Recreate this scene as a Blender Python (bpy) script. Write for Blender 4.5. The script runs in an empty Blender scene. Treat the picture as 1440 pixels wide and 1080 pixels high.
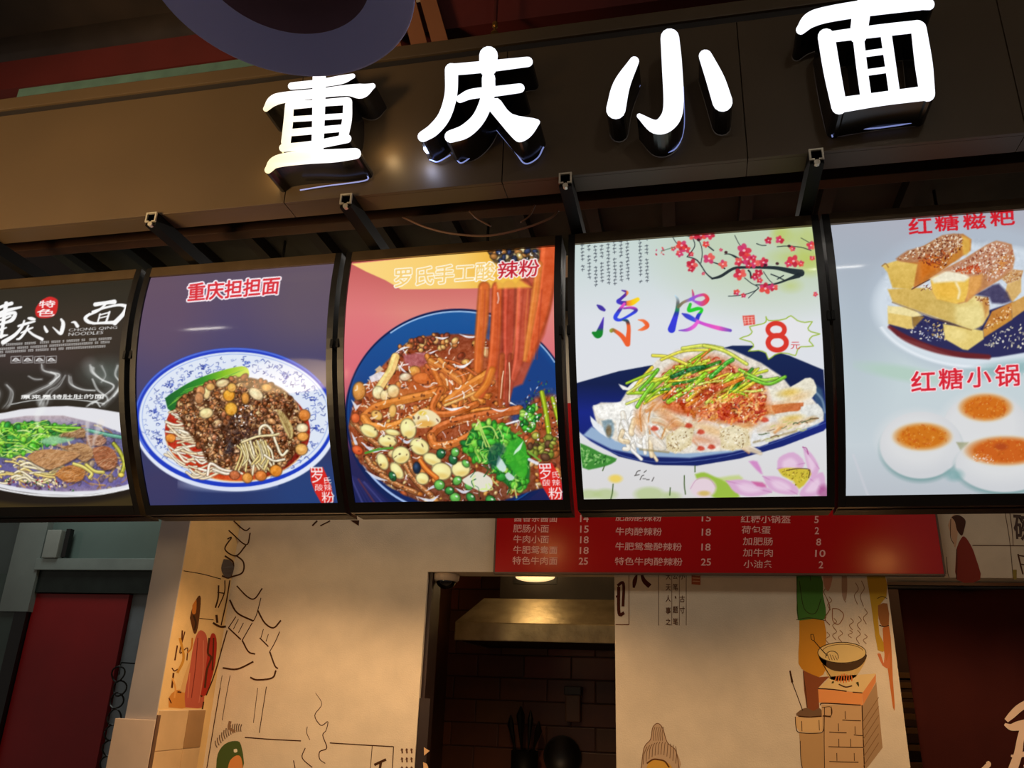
import bpy, bmesh, math, random
import numpy as np
from mathutils import Vector, Matrix

# ------------------------------------------------------------------ camera, world, light, exposure
SC = bpy.context.scene
COL = SC.collection
H = 1.55                                     # eye height of the photographer
PITCH, ROLL, YAW = (math.radians(a) for a in (20.7657, 2.0445, -12.5904))
F = 1150.0                                   # focal length in pixels of the 1440x1080 frame
_f = np.array([math.sin(YAW)*math.cos(PITCH), math.cos(YAW)*math.cos(PITCH), math.sin(PITCH)])
_r0 = np.array([math.cos(YAW), -math.sin(YAW), 0.0])
_u0 = np.cross(_r0, _f)
_rt = math.cos(ROLL)*_r0 + math.sin(ROLL)*_u0
_up = -math.sin(ROLL)*_r0 + math.cos(ROLL)*_u0
cam = bpy.data.cameras.new('camera')
cam.sensor_fit = 'HORIZONTAL'
cam.sensor_width = 36.0
cam.lens = 36.0*F/1440.0
cam.clip_start = 0.02
camo = bpy.data.objects.new('camera', cam)
COL.objects.link(camo)
camo.matrix_world = Matrix(((_rt[0], _up[0], -_f[0], 0), (_rt[1], _up[1], -_f[1], 0), (_rt[2], _up[2], -_f[2], H), (0, 0, 0, 1)))
SC.camera = camo

world = bpy.data.worlds.new('world')
SC.world = world
world.use_nodes = True
world.node_tree.nodes['Background'].inputs[0].default_value = (0.62, 0.54, 0.48, 1)
world.node_tree.nodes['Background'].inputs[1].default_value = 0.24

SC.view_settings.view_transform = 'Standard'
SC.view_settings.look = 'None'
SC.view_settings.exposure = 0.0
SC.view_settings.gamma = 1.0
SC.view_settings.use_curve_mapping = False

def add_light(name, kind, loc, energy, color, target=None, **kw):
    L = bpy.data.lights.new(name, kind)
    L.energy = energy
    L.color = color
    for k, v in kw.items():
        setattr(L, k, v)
    o = bpy.data.objects.new(name, L)
    COL.objects.link(o)
    o.location = loc
    if target is not None:
        o.rotation_euler = (Vector(target)-Vector(loc)).to_track_quat('-Z', 'Y').to_euler()
    return o

WARM = (1.0, 0.64, 0.35)
# market hall spotlights behind and beside the viewer
add_light('hall_spot_light', 'SPOT', (-2.25, 0.20, 2.05), 320, (1.0, 0.68, 0.34), (-1.95, 1.95, 3.02), spot_size=math.radians(70), spot_blend=1.0, shadow_soft_size=0.32)
add_light('hall_fill_light', 'AREA', (-0.6, -1.2, 3.9), 6, (1.0, 0.78, 0.58), (-0.2, 2.2, 2.2), size=2.0)

# unseen fill light added to brighten the back wall from above
add_light('wall_fill_light', 'AREA', (-0.6, 3.22, 3.34), 13, (1.0, 0.92, 0.83), (-0.6, 3.30, 0.0), shape='RECTANGLE', size=3.2, size_y=0.15)

# ------------------------------------------------------------------ pixel helpers
def ray(px, py):
    return _f*F + _rt*(px-720.0) - _up*(py-540.0)
def on_y(px, py, Y):
    d = ray(px, py); t = Y/d[1]
    return np.array([d[0]*t, Y, H+d[2]*t])
def on_x(px, py, X):
    d = ray(px, py); t = X/d[0]
    return np.array([X, d[1]*t, H+d[2]*t])
def on_z(px, py, Z):
    d = ray(px, py); t = (Z-H)/d[2]
    return np.array([d[0]*t, d[1]*t, Z])
def project(P):
    P = np.asarray(P, float) - np.array([0, 0, H])
    w = P @ _f
    return 720 + F*(P @ _rt)/w, 540 - F*(P @ _up)/w

# ------------------------------------------------------------------ materials
def lin(c):
    c = np.asarray(c, float)/255.0
    return np.where(c <= 0.04045, c/12.92, ((c+0.055)/1.055)**2.4)
MATS = {}
def mat(name, rgb, rough=0.5, metal=0.0, noise=0.0, nscale=12.0, bump=0.0, bscale=60.0, emit=0.0, spec=0.5, alpha=None, stretch=None):
    if name in MATS:
        return MATS[name]
    m = bpy.data.materials.new(name)
    m.use_nodes = True
    nt = m.node_tree
    b = nt.nodes['Principled BSDF']
    c = lin(rgb)
    b.inputs['Base Color'].default_value = (*c, 1)
    b.inputs['Roughness'].default_value = rough
    b.inputs['Metallic'].default_value = metal
    b.inputs['Specular IOR Level'].default_value = spec
    if noise > 0 or bump > 0:
        tc = nt.nodes.new('ShaderNodeTexCoord')
        mp = nt.nodes.new('ShaderNodeMapping')
        nt.links.new(tc.outputs['Object'], mp.inputs['Vector'])
        if stretch:
            mp.inputs['Scale'].default_value = stretch
    if noise > 0:
        n = nt.nodes.new('ShaderNodeTexNoise')
        n.inputs['Scale'].default_value = nscale
        n.inputs['Detail'].default_value = 5
        nt.links.new(mp.outputs['Vector'], n.inputs['Vector'])
        r = nt.nodes.new('ShaderNodeValToRGB')
        r.color_ramp.elements[0].position = 0.3
        r.color_ramp.elements[1].position = 0.7
        r.color_ramp.elements[0].color = (*(c*(1-noise)), 1)
        r.color_ramp.elements[1].color = (*np.minimum(c*(1+noise), 1), 1)
        nt.links.new(n.outputs['Fac'], r.inputs['Fac'])
        nt.links.new(r.outputs['Color'], b.inputs['Base Color'])
    if bump > 0:
        n2 = nt.nodes.new('ShaderNodeTexNoise')
        n2.inputs['Scale'].default_value = bscale
        n2.inputs['Detail'].default_value = 4
        nt.links.new(mp.outputs['Vector'], n2.inputs['Vector'])
        bp = nt.nodes.new('ShaderNodeBump')
        bp.inputs['Strength'].default_value = bump
        bp.inputs['Distance'].default_value = 0.01
        nt.links.new(n2.outputs['Fac'], bp.inputs['Height'])
        nt.links.new(bp.outputs['Normal'], b.inputs['Normal'])
    if emit > 0:
        b.inputs['Emission Color'].default_value = (*c, 1)
        b.inputs['Emission Strength'].default_value = emit
    if alpha is not None:
        b.inputs['Alpha'].default_value = alpha
    MATS[name] = m
    return m
def attr_mat(name, emit=0.0, rough=0.6, spec=0.3, diffuse=True):
    """printed ink: colour comes from the print's own colour attribute"""
    if name in MATS:
        return MATS[name]
    m = bpy.data.materials.new(name)
    m.use_nodes = True
    nt = m.node_tree
    b = nt.nodes['Principled BSDF']
    a = nt.nodes.new('ShaderNodeAttribute')
    a.attribute_name = 'ink'
    b.inputs['Roughness'].default_value = rough
    b.inputs['Specular IOR Level'].default_value = spec
    if diffuse:
        nt.links.new(a.outputs['Color'], b.inputs['Base Color'])
    else:
        b.inputs['Base Color'].default_value = (0.01, 0.01, 0.01, 1)
    if emit > 0:
        nt.links.new(a.outputs['Color'], b.inputs['Emission Color'])
        b.inputs['Emission Strength'].default_value = emit
    MATS[name] = m
    return m

# ------------------------------------------------------------------ object helpers
def tag(o, label=None, cat=None, group=None, kind=None):
    if label: o['label'] = label
    if cat: o['category'] = cat
    if group: o['group'] = group
    if kind: o['kind'] = kind
    return o
def empty(name, loc, label=None, cat=None, group=None, kind=None):
    o = bpy.data.objects.new(name, None)
    COL.objects.link(o)
    o.location = loc
    o.empty_display_size = 0.05
    bpy.context.view_layer.update()
    return tag(o, label, cat, group, kind)
def obj(name, me, m, parent=None, smooth=False):
    if isinstance(me, bmesh.types.BMesh):
        bm = me
        me = bpy.data.meshes.new(name)
        bm.to_mesh(me)
        bm.free()
    o = bpy.data.objects.new(name, me)
    COL.objects.link(o)
    if m is not None:
        me.materials.append(m)
    if parent is not None:
        o.parent = parent
        o.matrix_parent_inverse = Matrix.Translation(-Vector(parent.location))
    if smooth:
        me.polygons.foreach_set('use_smooth', [True]*len(me.polygons))
    return o
def box(bm, x0, x1, y0, y1, z0, z1, bevel=0.0):
    v = [bm.verts.new(p) for p in ((x0, y0, z0), (x1, y0, z0), (x1, y1, z0), (x0, y1, z0), (x0, y0, z1), (x1, y0, z1), (x1, y1, z1), (x0, y1, z1))]
    fs = [bm.faces.new([v[i] for i in q]) for q in ((0, 3, 2, 1), (4, 5, 6, 7), (0, 1, 5, 4), (1, 2, 6, 5), (2, 3, 7, 6), (3, 0, 4, 7))]
    if bevel > 0:
        es = list({e for f in fs for e in f.edges})
        bmesh.ops.bevel(bm, geom=es, offset=bevel, segments=2, affect='EDGES', profile=0.7)
    return bm
def nbox(*a, **k):
    return box(bmesh.new(), *a, **k)
def tube(bm, pts, r, seg=10, caps=True):
    pts = [Vector(p) for p in pts]
    rs = r if isinstance(r, (list, tuple)) else [r]*len(pts)
    rings = []
    ref = Vector((0.13, 0.31, 0.94))
    for i, p in enumerate(pts):
        t = (pts[min(i+1, len(pts)-1)]-pts[max(i-1, 0)]).normalized()
        u = t.cross(ref)
        if u.length < 1e-3: u = t.cross(Vector((1, 0, 0)))
        u.normalize(); w = t.cross(u)
        rings.append([bm.verts.new(p + (u*math.cos(2*math.pi*k/seg)+w*math.sin(2*math.pi*k/seg))*rs[i]) for k in range(seg)])
    for a, b in zip(rings, rings[1:]):
        for k in range(seg):
            bm.faces.new((a[k], a[(k+1) % seg], b[(k+1) % seg], b[k]))
    if caps:
        bm.faces.new(rings[0][::-1]); bm.faces.new(rings[-1])
    return bm
def lathe(bm, prof, c, seg=48, axis='Z'):
    rings = []
    for r, z in prof:
        if r < 1e-6:
            rings.append([bm.verts.new((c[0], c[1], c[2]+z))])
        else:
            rings.append([bm.verts.new((c[0]+r*math.cos(2*math.pi*k/seg), c[1]+r*math.sin(2*math.pi*k/seg), c[2]+z)) for k in range(seg)])
    for a, b in zip(rings, rings[1:]):
        for k in range(seg):
            k2 = (k+1) % seg
            if len(a) == 1 and len(b) == 1: continue
            if len(a) == 1: bm.faces.new((a[0], b[k2], b[k]))
            elif len(b) == 1: bm.faces.new((a[k], a[k2], b[0]))
            else: bm.faces.new((a[k], a[k2], b[k2], b[k]))
    return bm

# ------------------------------------------------------------------ curves in pixel space
def spline(pts, n=6):
    P = np.asarray(pts, float)
    if len(P) < 3:
        t = np.linspace(0, 1, n+1)[:, None]
        return P[0]*(1-t)+P[-1]*t
    Q = np.vstack([2*P[0]-P[1], P, 2*P[-1]-P[-2]])
    out = []
    for i in range(1, len(Q)-2):
        a, b, c, d = Q[i-1], Q[i], Q[i+1], Q[i+2]
        t = np.linspace(0, 1, n, endpoint=False)[:, None]
        out.append(0.5*((2*b)+(-a+c)*t+(2*a-5*b+4*c-d)*t**2+(-a+3*b-3*c+d)*t**3))
    out.append(P[-1:])
    return np.vstack(out)
def ribbon_outline(pts, cap=5, n=6):
    """closed outline of a brush stroke given as (x, y, width)"""
    S = spline(pts, n)
    xy, w = S[:, :2], np.maximum(S[:, 2], 0.05)/2
    T = np.gradient(xy, axis=0)
    T /= np.maximum(np.linalg.norm(T, axis=1, keepdims=True), 1e-6)
    N = np.stack([-T[:, 1], T[:, 0]], 1)
    L, R = xy+N*w[:, None], xy-N*w[:, None]
    end = [xy[-1]+w[-1]*(math.cos(math.pi*k/(cap+1))*N[-1]+math.sin(math.pi*k/(cap+1))*T[-1]) for k in range(1, cap+1)]
    sta = [xy[0]+w[0]*(-math.cos(math.pi*k/(cap+1))*N[0]-math.sin(math.pi*k/(cap+1))*T[0]) for k in range(1, cap+1)]
    return np.vstack([L, end, R[::-1], sta]) if cap else np.vstack([L, R[::-1]]), L, R
# ------------------------------------------------------------------ lettering from the built-in typeface
_GL = {}
def glyphs(s, offset=0.0, bold=0.0):
    """triangles of a line of text, normalised to its bounding box (x right, y down)"""
    key = (s, offset)
    if key in _GL:
        return _GL[key]
    cu = bpy.data.curves.new('t', 'FONT')
    cu.body = s
    cu.resolution_u = 3
    cu.offset = offset
    o = bpy.data.objects.new('t', cu)
    COL.objects.link(o)
    dg = bpy.context.evaluated_depsgraph_get()
    me = bpy.data.meshes.new_from_object(o.evaluated_get(dg))
    me.calc_loop_triangles()
    V = np.empty(len(me.vertices)*3); me.vertices.foreach_get('co', V)
    V = V.reshape(-1, 3)[:, :2].copy()
    T = np.empty(len(me.loop_triangles)*3, int); me.loop_triangles.foreach_get('vertices', T)
    T = T.reshape(-1, 3)
    bpy.data.objects.remove(o); bpy.data.meshes.remove(me); bpy.data.curves.remove(cu)
    mn, mx = V.min(0), V.max(0)
    U = (V-mn)/(mx-mn)
    U[:, 1] = 1-U[:, 1]
    _GL[key] = (U, T)
    return U, T
def quad_map(U, q):
    q = np.asarray(q, float)                      # TL, TR, BR, BL
    u, v = U[:, :1], U[:, 1:2]
    return (q[0]*(1-u)+q[1]*u)*(1-v)+(q[3]*(1-u)+q[2]*u)*v

# ------------------------------------------------------------------ a small painter for the printed pictures (photo pixel units)
class Canvas:
    def __init__(s, x0, y0, x1, y1, k=1.2, seed=1):
        s.x0, s.y0, s.k = x0, y0, k
        s.w, s.h = int((x1-x0)*k)+2, int((y1-y0)*k)+2
        s.im = np.zeros((s.h, s.w, 3), np.float32)
        s.Y, s.X = np.mgrid[0:s.h, 0:s.w].astype(np.float32)
        s.X = s.X/k+x0; s.Y = s.Y/k+y0
        s.clip = None
        s.rng = random.Random(seed)
    def win(s, xa, ya, xb, yb, m=2):
        i0 = max(0, int((ya-m-s.y0)*s.k)); i1 = min(s.h, int((yb+m-s.y0)*s.k)+2)
        j0 = max(0, int((xa-m-s.x0)*s.k)); j1 = min(s.w, int((xb+m-s.x0)*s.k)+2)
        if i0 >= i1 or j0 >= j1: return None
        return slice(i0, i1), slice(j0, j1)
    def blend(s, sl, a, col):
        if s.clip is not None: a = a*s.clip[sl]
        c = col(s.X[sl], s.Y[sl]) if callable(col) else np.asarray(col, np.float32)
        s.im[sl] += (c-s.im[sl])*a[..., None]
    def poly_mask(s, pts, sl, soft=0.9):
        P = np.asarray(pts, float)
        X, Y = s.X[sl], s.Y[sl]
        ins = np.zeros(X.shape, bool); d2 = np.full(X.shape, 1e9)
        for (ax, ay), (bx, by) in zip(P, np.roll(P, -1, 0)):
            if abs(by-ay) > 1e-9:
                ins ^= ((ay > Y) != (by > Y)) & (X < (bx-ax)*(Y-ay)/(by-ay)+ax)
            vx, vy = bx-ax, by-ay
            t = np.clip(((X-ax)*vx+(Y-ay)*vy)/max(vx*vx+vy*vy, 1e-9), 0, 1)
            d2 = np.minimum(d2, (X-ax-t*vx)**2+(Y-ay-t*vy)**2)
        sd = np.where(ins, 1, -1)*np.sqrt(d2)
        return np.clip(0.5+sd/soft, 0, 1)
    def poly(s, pts, col, al=1.0, soft=0.9, smooth=0):
        if smooth:
            P = np.asarray(pts, float); pts = spline(np.vstack([P, P[:1]]), smooth)[:-1]
        P = np.asarray(pts, float)
        sl = s.win(*P.min(0), *P.max(0), m=soft+1)
        if sl is None: return
        s.blend(sl, s.poly_mask(P, sl, soft)*al, col)
    def ell(s, cx, cy, rx, ry, col, rot=0.0, al=1.0, soft=0.9):
        R = max(rx, ry)+soft
        sl = s.win(cx-R, cy-R, cx+R, cy+R)
        if sl is None: return
        c, n = math.cos(math.radians(rot)), math.sin(math.radians(rot))
        dx, dy = s.X[sl]-cx, s.Y[sl]-cy
        u, v = (dx*c+dy*n)/rx, (-dx*n+dy*c)/ry
        d = np.sqrt(u*u+v*v)
        s.blend(sl, np.clip(0.5+(1-d)*min(rx, ry)/soft, 0, 1)*al, col)
    def ring(s, cx, cy, rx, ry, w, col, al=1.0, soft=0.9, a0=None, a1=None):
        sl = s.win(cx-rx-w, cy-ry-w, cx+rx+w, cy+ry+w)
        if sl is None: return
        dx, dy = s.X[sl]-cx, s.Y[sl]-cy
        d = np.sqrt((dx/rx)**2+(dy/ry)**2)
        g = np.sqrt((dx/rx**2)**2+(dy/ry**2)**2)/np.maximum(d, 1e-3)
        dist = np.abs(d-1)/np.maximum(g, 1e-6)
        a = np.clip(0.5+(w/2-dist)/soft, 0, 1)*al
        if a0 is not None:
            t = np.degrees(np.arctan2(dy/ry, dx/rx)) % 360
            a = a*(((t-a0) % 360) < ((a1-a0) % 360))
        s.blend(sl, a, col)
    def line(s, pts, w, col, al=1.0, soft=0.9, n=5):
        P = np.asarray(pts, float)
        if P.shape[1] == 2:
            ww = np.full(len(P), w) if np.isscalar(w) else np.interp(np.linspace(0, 1, len(P)), np.linspace(0, 1, len(w)), w)
            P = np.hstack([P, ww[:, None]])
        S = spline(P, n)
        m = S[:, 2].max()/2+soft
        sl = s.win(S[:, 0].min()-m, S[:, 1].min()-m, S[:, 0].max()+m, S[:, 1].max()+m)
        if sl is None: return
        X, Y = s.X[sl], s.Y[sl]
        best = np.full(X.shape, -1e9)
        for (ax, ay, wa), (bx, by, wb) in zip(S[:-1], S[1:]):
            vx, vy = bx-ax, by-ay
            t = np.clip(((X-ax)*vx+(Y-ay)*vy)/max(vx*vx+vy*vy, 1e-9), 0, 1)
            d = np.sqrt((X-ax-t*vx)**2+(Y-ay-t*vy)**2)
            best = np.maximum(best, (wa+(wb-wa)*t)/2-d)
        s.blend(sl, np.clip(0.5+best/soft, 0, 1)*al, col)
    # food helpers
    def blob(s, cx, cy, rx, ry, col, rot=0.0, dark=0.45, hi=1.35, al=1.0):
        c = np.asarray(col, float)
        s.ell(cx, cy, rx+0.8, ry+0.8, c*dark, rot, 0.85*al, 1.6)
        s.ell(cx, cy, rx*0.93, ry*0.93, c, rot, al, 1.8)
        s.ell(cx-rx*0.22, cy-ry*0.28, rx*0.5, ry*0.45, np.minimum(c*hi+18, 252), rot, 0.75*al, max(1.2, min(rx, ry)*0.8))
    def noodle(s, pts, w, col, dark=0.45, hi=1.25):
        c = np.asarray(col, float)
        s.line(pts, w+1.6, c*dark, 0.75, 1.4)
        s.line(pts, w, c, 1.0, 1.2)
        q = np.asarray(pts, float)[:, :2]-np.array([w*0.12, w*0.2])
        s.line(q, max(0.8, w*0.35), np.minimum(c*hi+20, 253), 0.8, 1.2)
    def scatter(s, pts, n, fn):
        P = np.asarray(pts, float)
        mn, mx = P.min(0), P.max(0)
        k = 0
        for _ in range(n*8):
            if k >= n: break
            x, y = s.rng.uniform(mn[0], mx[0]), s.rng.uniform(mn[1], mx[1])
            ins = False
            for (ax, ay), (bx, by) in zip(P, np.roll(P, -1, 0)):
                if (ay > y) != (by > y) and x < (bx-ax)*(y-ay)/(by-ay)+ax: ins = not ins
            if ins:
                fn(x, y); k += 1
    def crumbs(s, pts, n, pal, r0, r1, dark=0.4, hi=1.4, al=1.0):
        g = s.rng
        def f(x, y):
            r = g.uniform(r0, r1)
            s.blob(x, y, r*g.uniform(0.8, 1.4), r*g.uniform(0.6, 1.0), g.choice(pal), g.uniform(0, 180), dark, hi, al)
        s.scatter(pts, n, f)
    def specks(s, pts, n, pal, r0, r1, al=0.9):
        g = s.rng
        s.scatter(pts, n, lambda x, y: s.ell(x, y, g.uniform(r0, r1), g.uniform(r0, r1)*0.6, g.choice(pal), g.uniform(0, 180), al, 0.9))
    def dashes(s, pts, n, pal, l0, l1, w, ang=None, al=0.8):
        g = s.rng
        def f(x, y):
            a = math.radians(g.uniform(0, 180) if ang is None else g.gauss(*ang)); L = g.uniform(l0, l1)
            bx, by = g.uniform(-.25, .25)*L, g.uniform(-.25, .25)*L
            s.line([(x-L/2*math.cos(a), y-L/2*math.sin(a)), (x+bx, y+by), (x+L/2*math.cos(a), y+L/2*math.sin(a))], w*g.uniform(0.6, 1.3), g.choice(pal), al, 1.0, 3)
        s.scatter(pts, n, f)
    def clouds(s, amp, scale, seed=0, mask=None):
        r = np.random.RandomState(seed)
        tot = np.zeros((s.h, s.w), np.float32)
        for o in range(3):
            f = scale/2**o
            gh, gw = int(s.h/s.k/f)+3, int(s.w/s.k/f)+3
            G = r.rand(gh, gw).astype(np.float32)-0.5
            y, x = (s.Y-s.y0)/f, (s.X-s.x0)/f
            i, j = y.astype(int), x.astype(int); fy, fx = y-i, x-j
            fy, fx = fy*fy*(3-2*fy), fx*fx*(3-2*fx)
            tot += (G[i, j]*(1-fy)*(1-fx)+G[i+1, j]*fy*(1-fx)+G[i, j+1]*(1-fy)*fx+G[i+1, j+1]*fy*fx)/2**o
        if mask is not None: tot = tot*mask
        s.im += (tot*amp)[..., None]
    def grain(s, mask, amp=30, scale=5.0, seed=3):
        s.clouds(amp, scale, seed, mask); s.clouds(amp*0.8, scale*0.45, seed+1, mask)
    def wisp(s, pts, w, col, al):
        g = s.rng
        s.line(pts, [q*1.4 for q in w], col, al*0.35, max(w)*1.2, 8)
        P = np.asarray(pts, float)
        for k in range(5):
            o = g.uniform(-0.55, 0.55)
            Q = P+np.array([[g.uniform(-.8, .8)+o*w[min(i*len(w)//len(P), len(w)-1)], g.uniform(-.8, .8)+o*0.5*w[min(i*len(w)//len(P), len(w)-1)]] for i in range(len(P))])
            s.line(Q, [max(0.6, q*g.uniform(0.12, 0.3)) for q in w], (244, 246, 244), al*g.uniform(0.4, 0.8), 1.8, 8)
    def mask_poly(s, pts, soft=1.0, smooth=0):
        if smooth:
            P = np.asarray(pts, float); pts = spline(np.vstack([P, P[:1]]), smooth)[:-1]
        return s.poly_mask(pts, (slice(0, s.h), slice(0, s.w)), soft).astype(np.float32)
    def mask_ell(s, cx, cy, rx, ry, rot=0, soft=1.0):
        c, n = math.cos(math.radians(rot)), math.sin(math.radians(rot))
        dx, dy = s.X-cx, s.Y-cy
        d = np.sqrt(((dx*c+dy*n)/rx)**2+((-dx*n+dy*c)/ry)**2)
        return np.clip(0.5+(1-d)*min(rx, ry)/soft, 0, 1).astype(np.float32)
    # lettering
    def text_mask(s, txt, quad, ss=3, offset=0.0):
        U, T = glyphs(txt, offset)
        P = quad_map(U, quad)
        mn, mx = P.min(0), P.max(0)
        sl = s.win(*mn, *mx, m=6)
        if sl is None: return None, None
        h, w = sl[0].stop-sl[0].start, sl[1].stop-sl[1].start
        M = np.zeros((h*ss, w*ss), bool)
        Q = np.empty_like(P)
        Q[:, 0] = ((P[:, 0]-s.x0)*s.k-sl[1].start+0.5)*ss; Q[:, 1] = ((P[:, 1]-s.y0)*s.k-sl[0].start+0.5)*ss
        for a, b, c in Q[T]:
            x0, x1 = int(min(a[0], b[0], c[0])), int(max(a[0], b[0], c[0]))+2
            y0, y1 = int(min(a[1], b[1], c[1])), int(max(a[1], b[1], c[1]))+2
            x0, y0 = max(x0, 0), max(y0, 0); x1, y1 = min(x1, w*ss), min(y1, h*ss)
            if x0 >= x1 or y0 >= y1: continue
            yy, xx = np.mgrid[y0:y1, x0:x1]+0.5
            e1 = (b[0]-a[0])*(yy-a[1])-(b[1]-a[1])*(xx-a[0])
            e2 = (c[0]-b[0])*(yy-b[1])-(c[1]-b[1])*(xx-b[0])
            e3 = (a[0]-c[0])*(yy-c[1])-(a[1]-c[1])*(xx-c[0])
            M[y0:y1, x0:x1] |= ((e1 >= 0) & (e2 >= 0) & (e3 >= 0)) | ((e1 <= 0) & (e2 <= 0) & (e3 <= 0))
        return M, sl
    def dilate(s, M, r):
        if r <= 0: return M
        O = M.copy(); R = int(math.ceil(r))
        for dy in range(-R, R+1):
            for dx in range(-R, R+1):
                if dx*dx+dy*dy <= r*r+0.1:
                    y0, y1 = max(0, dy), min(M.shape[0], M.shape[0]+dy)
                    x0, x1 = max(0, dx), min(M.shape[1], M.shape[1]+dx)
                    O[y0:y1, x0:x1] |= M[y0-dy:y1-dy, x0-dx:x1-dx]
        return O
    def text(s, txt, quad, col, outline=None, bold=0.0, ow=1.2, al=1.0, ss=3):
        M, sl = s.text_mask(txt, quad, ss)
        if M is None: return
        down = lambda B: B.reshape(B.shape[0]//ss, ss, B.shape[1]//ss, ss).mean((1, 3))
        B = s.dilate(M, bold*s.k*ss)
        if outline is not None:
            s.blend(sl, down(s.dilate(B, ow*s.k*ss))*al, outline)
        if col is not None:
            s.blend(sl, down(B)*al, col)
    def sample(s, px, py):
        x = np.clip((px-s.x0)*s.k, 0, s.w-1.001); y = np.clip((py-s.y0)*s.k, 0, s.h-1.001)
        j, i = x.astype(int), y.astype(int); fx, fy = (x-j)[..., None], (y-i)[..., None]
        I = s.im
        return I[i, j]*(1-fy)*(1-fx)+I[i, j+1]*(1-fy)*fx+I[i+1, j]*fy*(1-fx)+I[i+1, j+1]*fy*fx
# ================================================================== the five printed pictures
def grad(stops, axis=1):
    ys = [p for p, _ in stops]; cs = np.array([q for _, q in stops], float)
    def f(X, Y):
        v = Y if axis else X
        return np.stack([np.interp(v, ys, cs[:, k]) for k in range(3)], -1).astype(np.float32)
    return f
def mixc(a, b, t): return tuple(a[i]*(1-t)+b[i]*t for i in range(3))
def seal(C, pts, chars):
    C.poly(pts, (214, 40, 34), 1, 1.2)
    for t, q in chars: C.text(t, q, (250, 240, 238), bold=0.25)
def rq(x0, y0, x1, y1, sh=0.0):
    return [(x0, y0), (x1, y0), (x1+sh, y1), (x0+sh, y1)]

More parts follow.
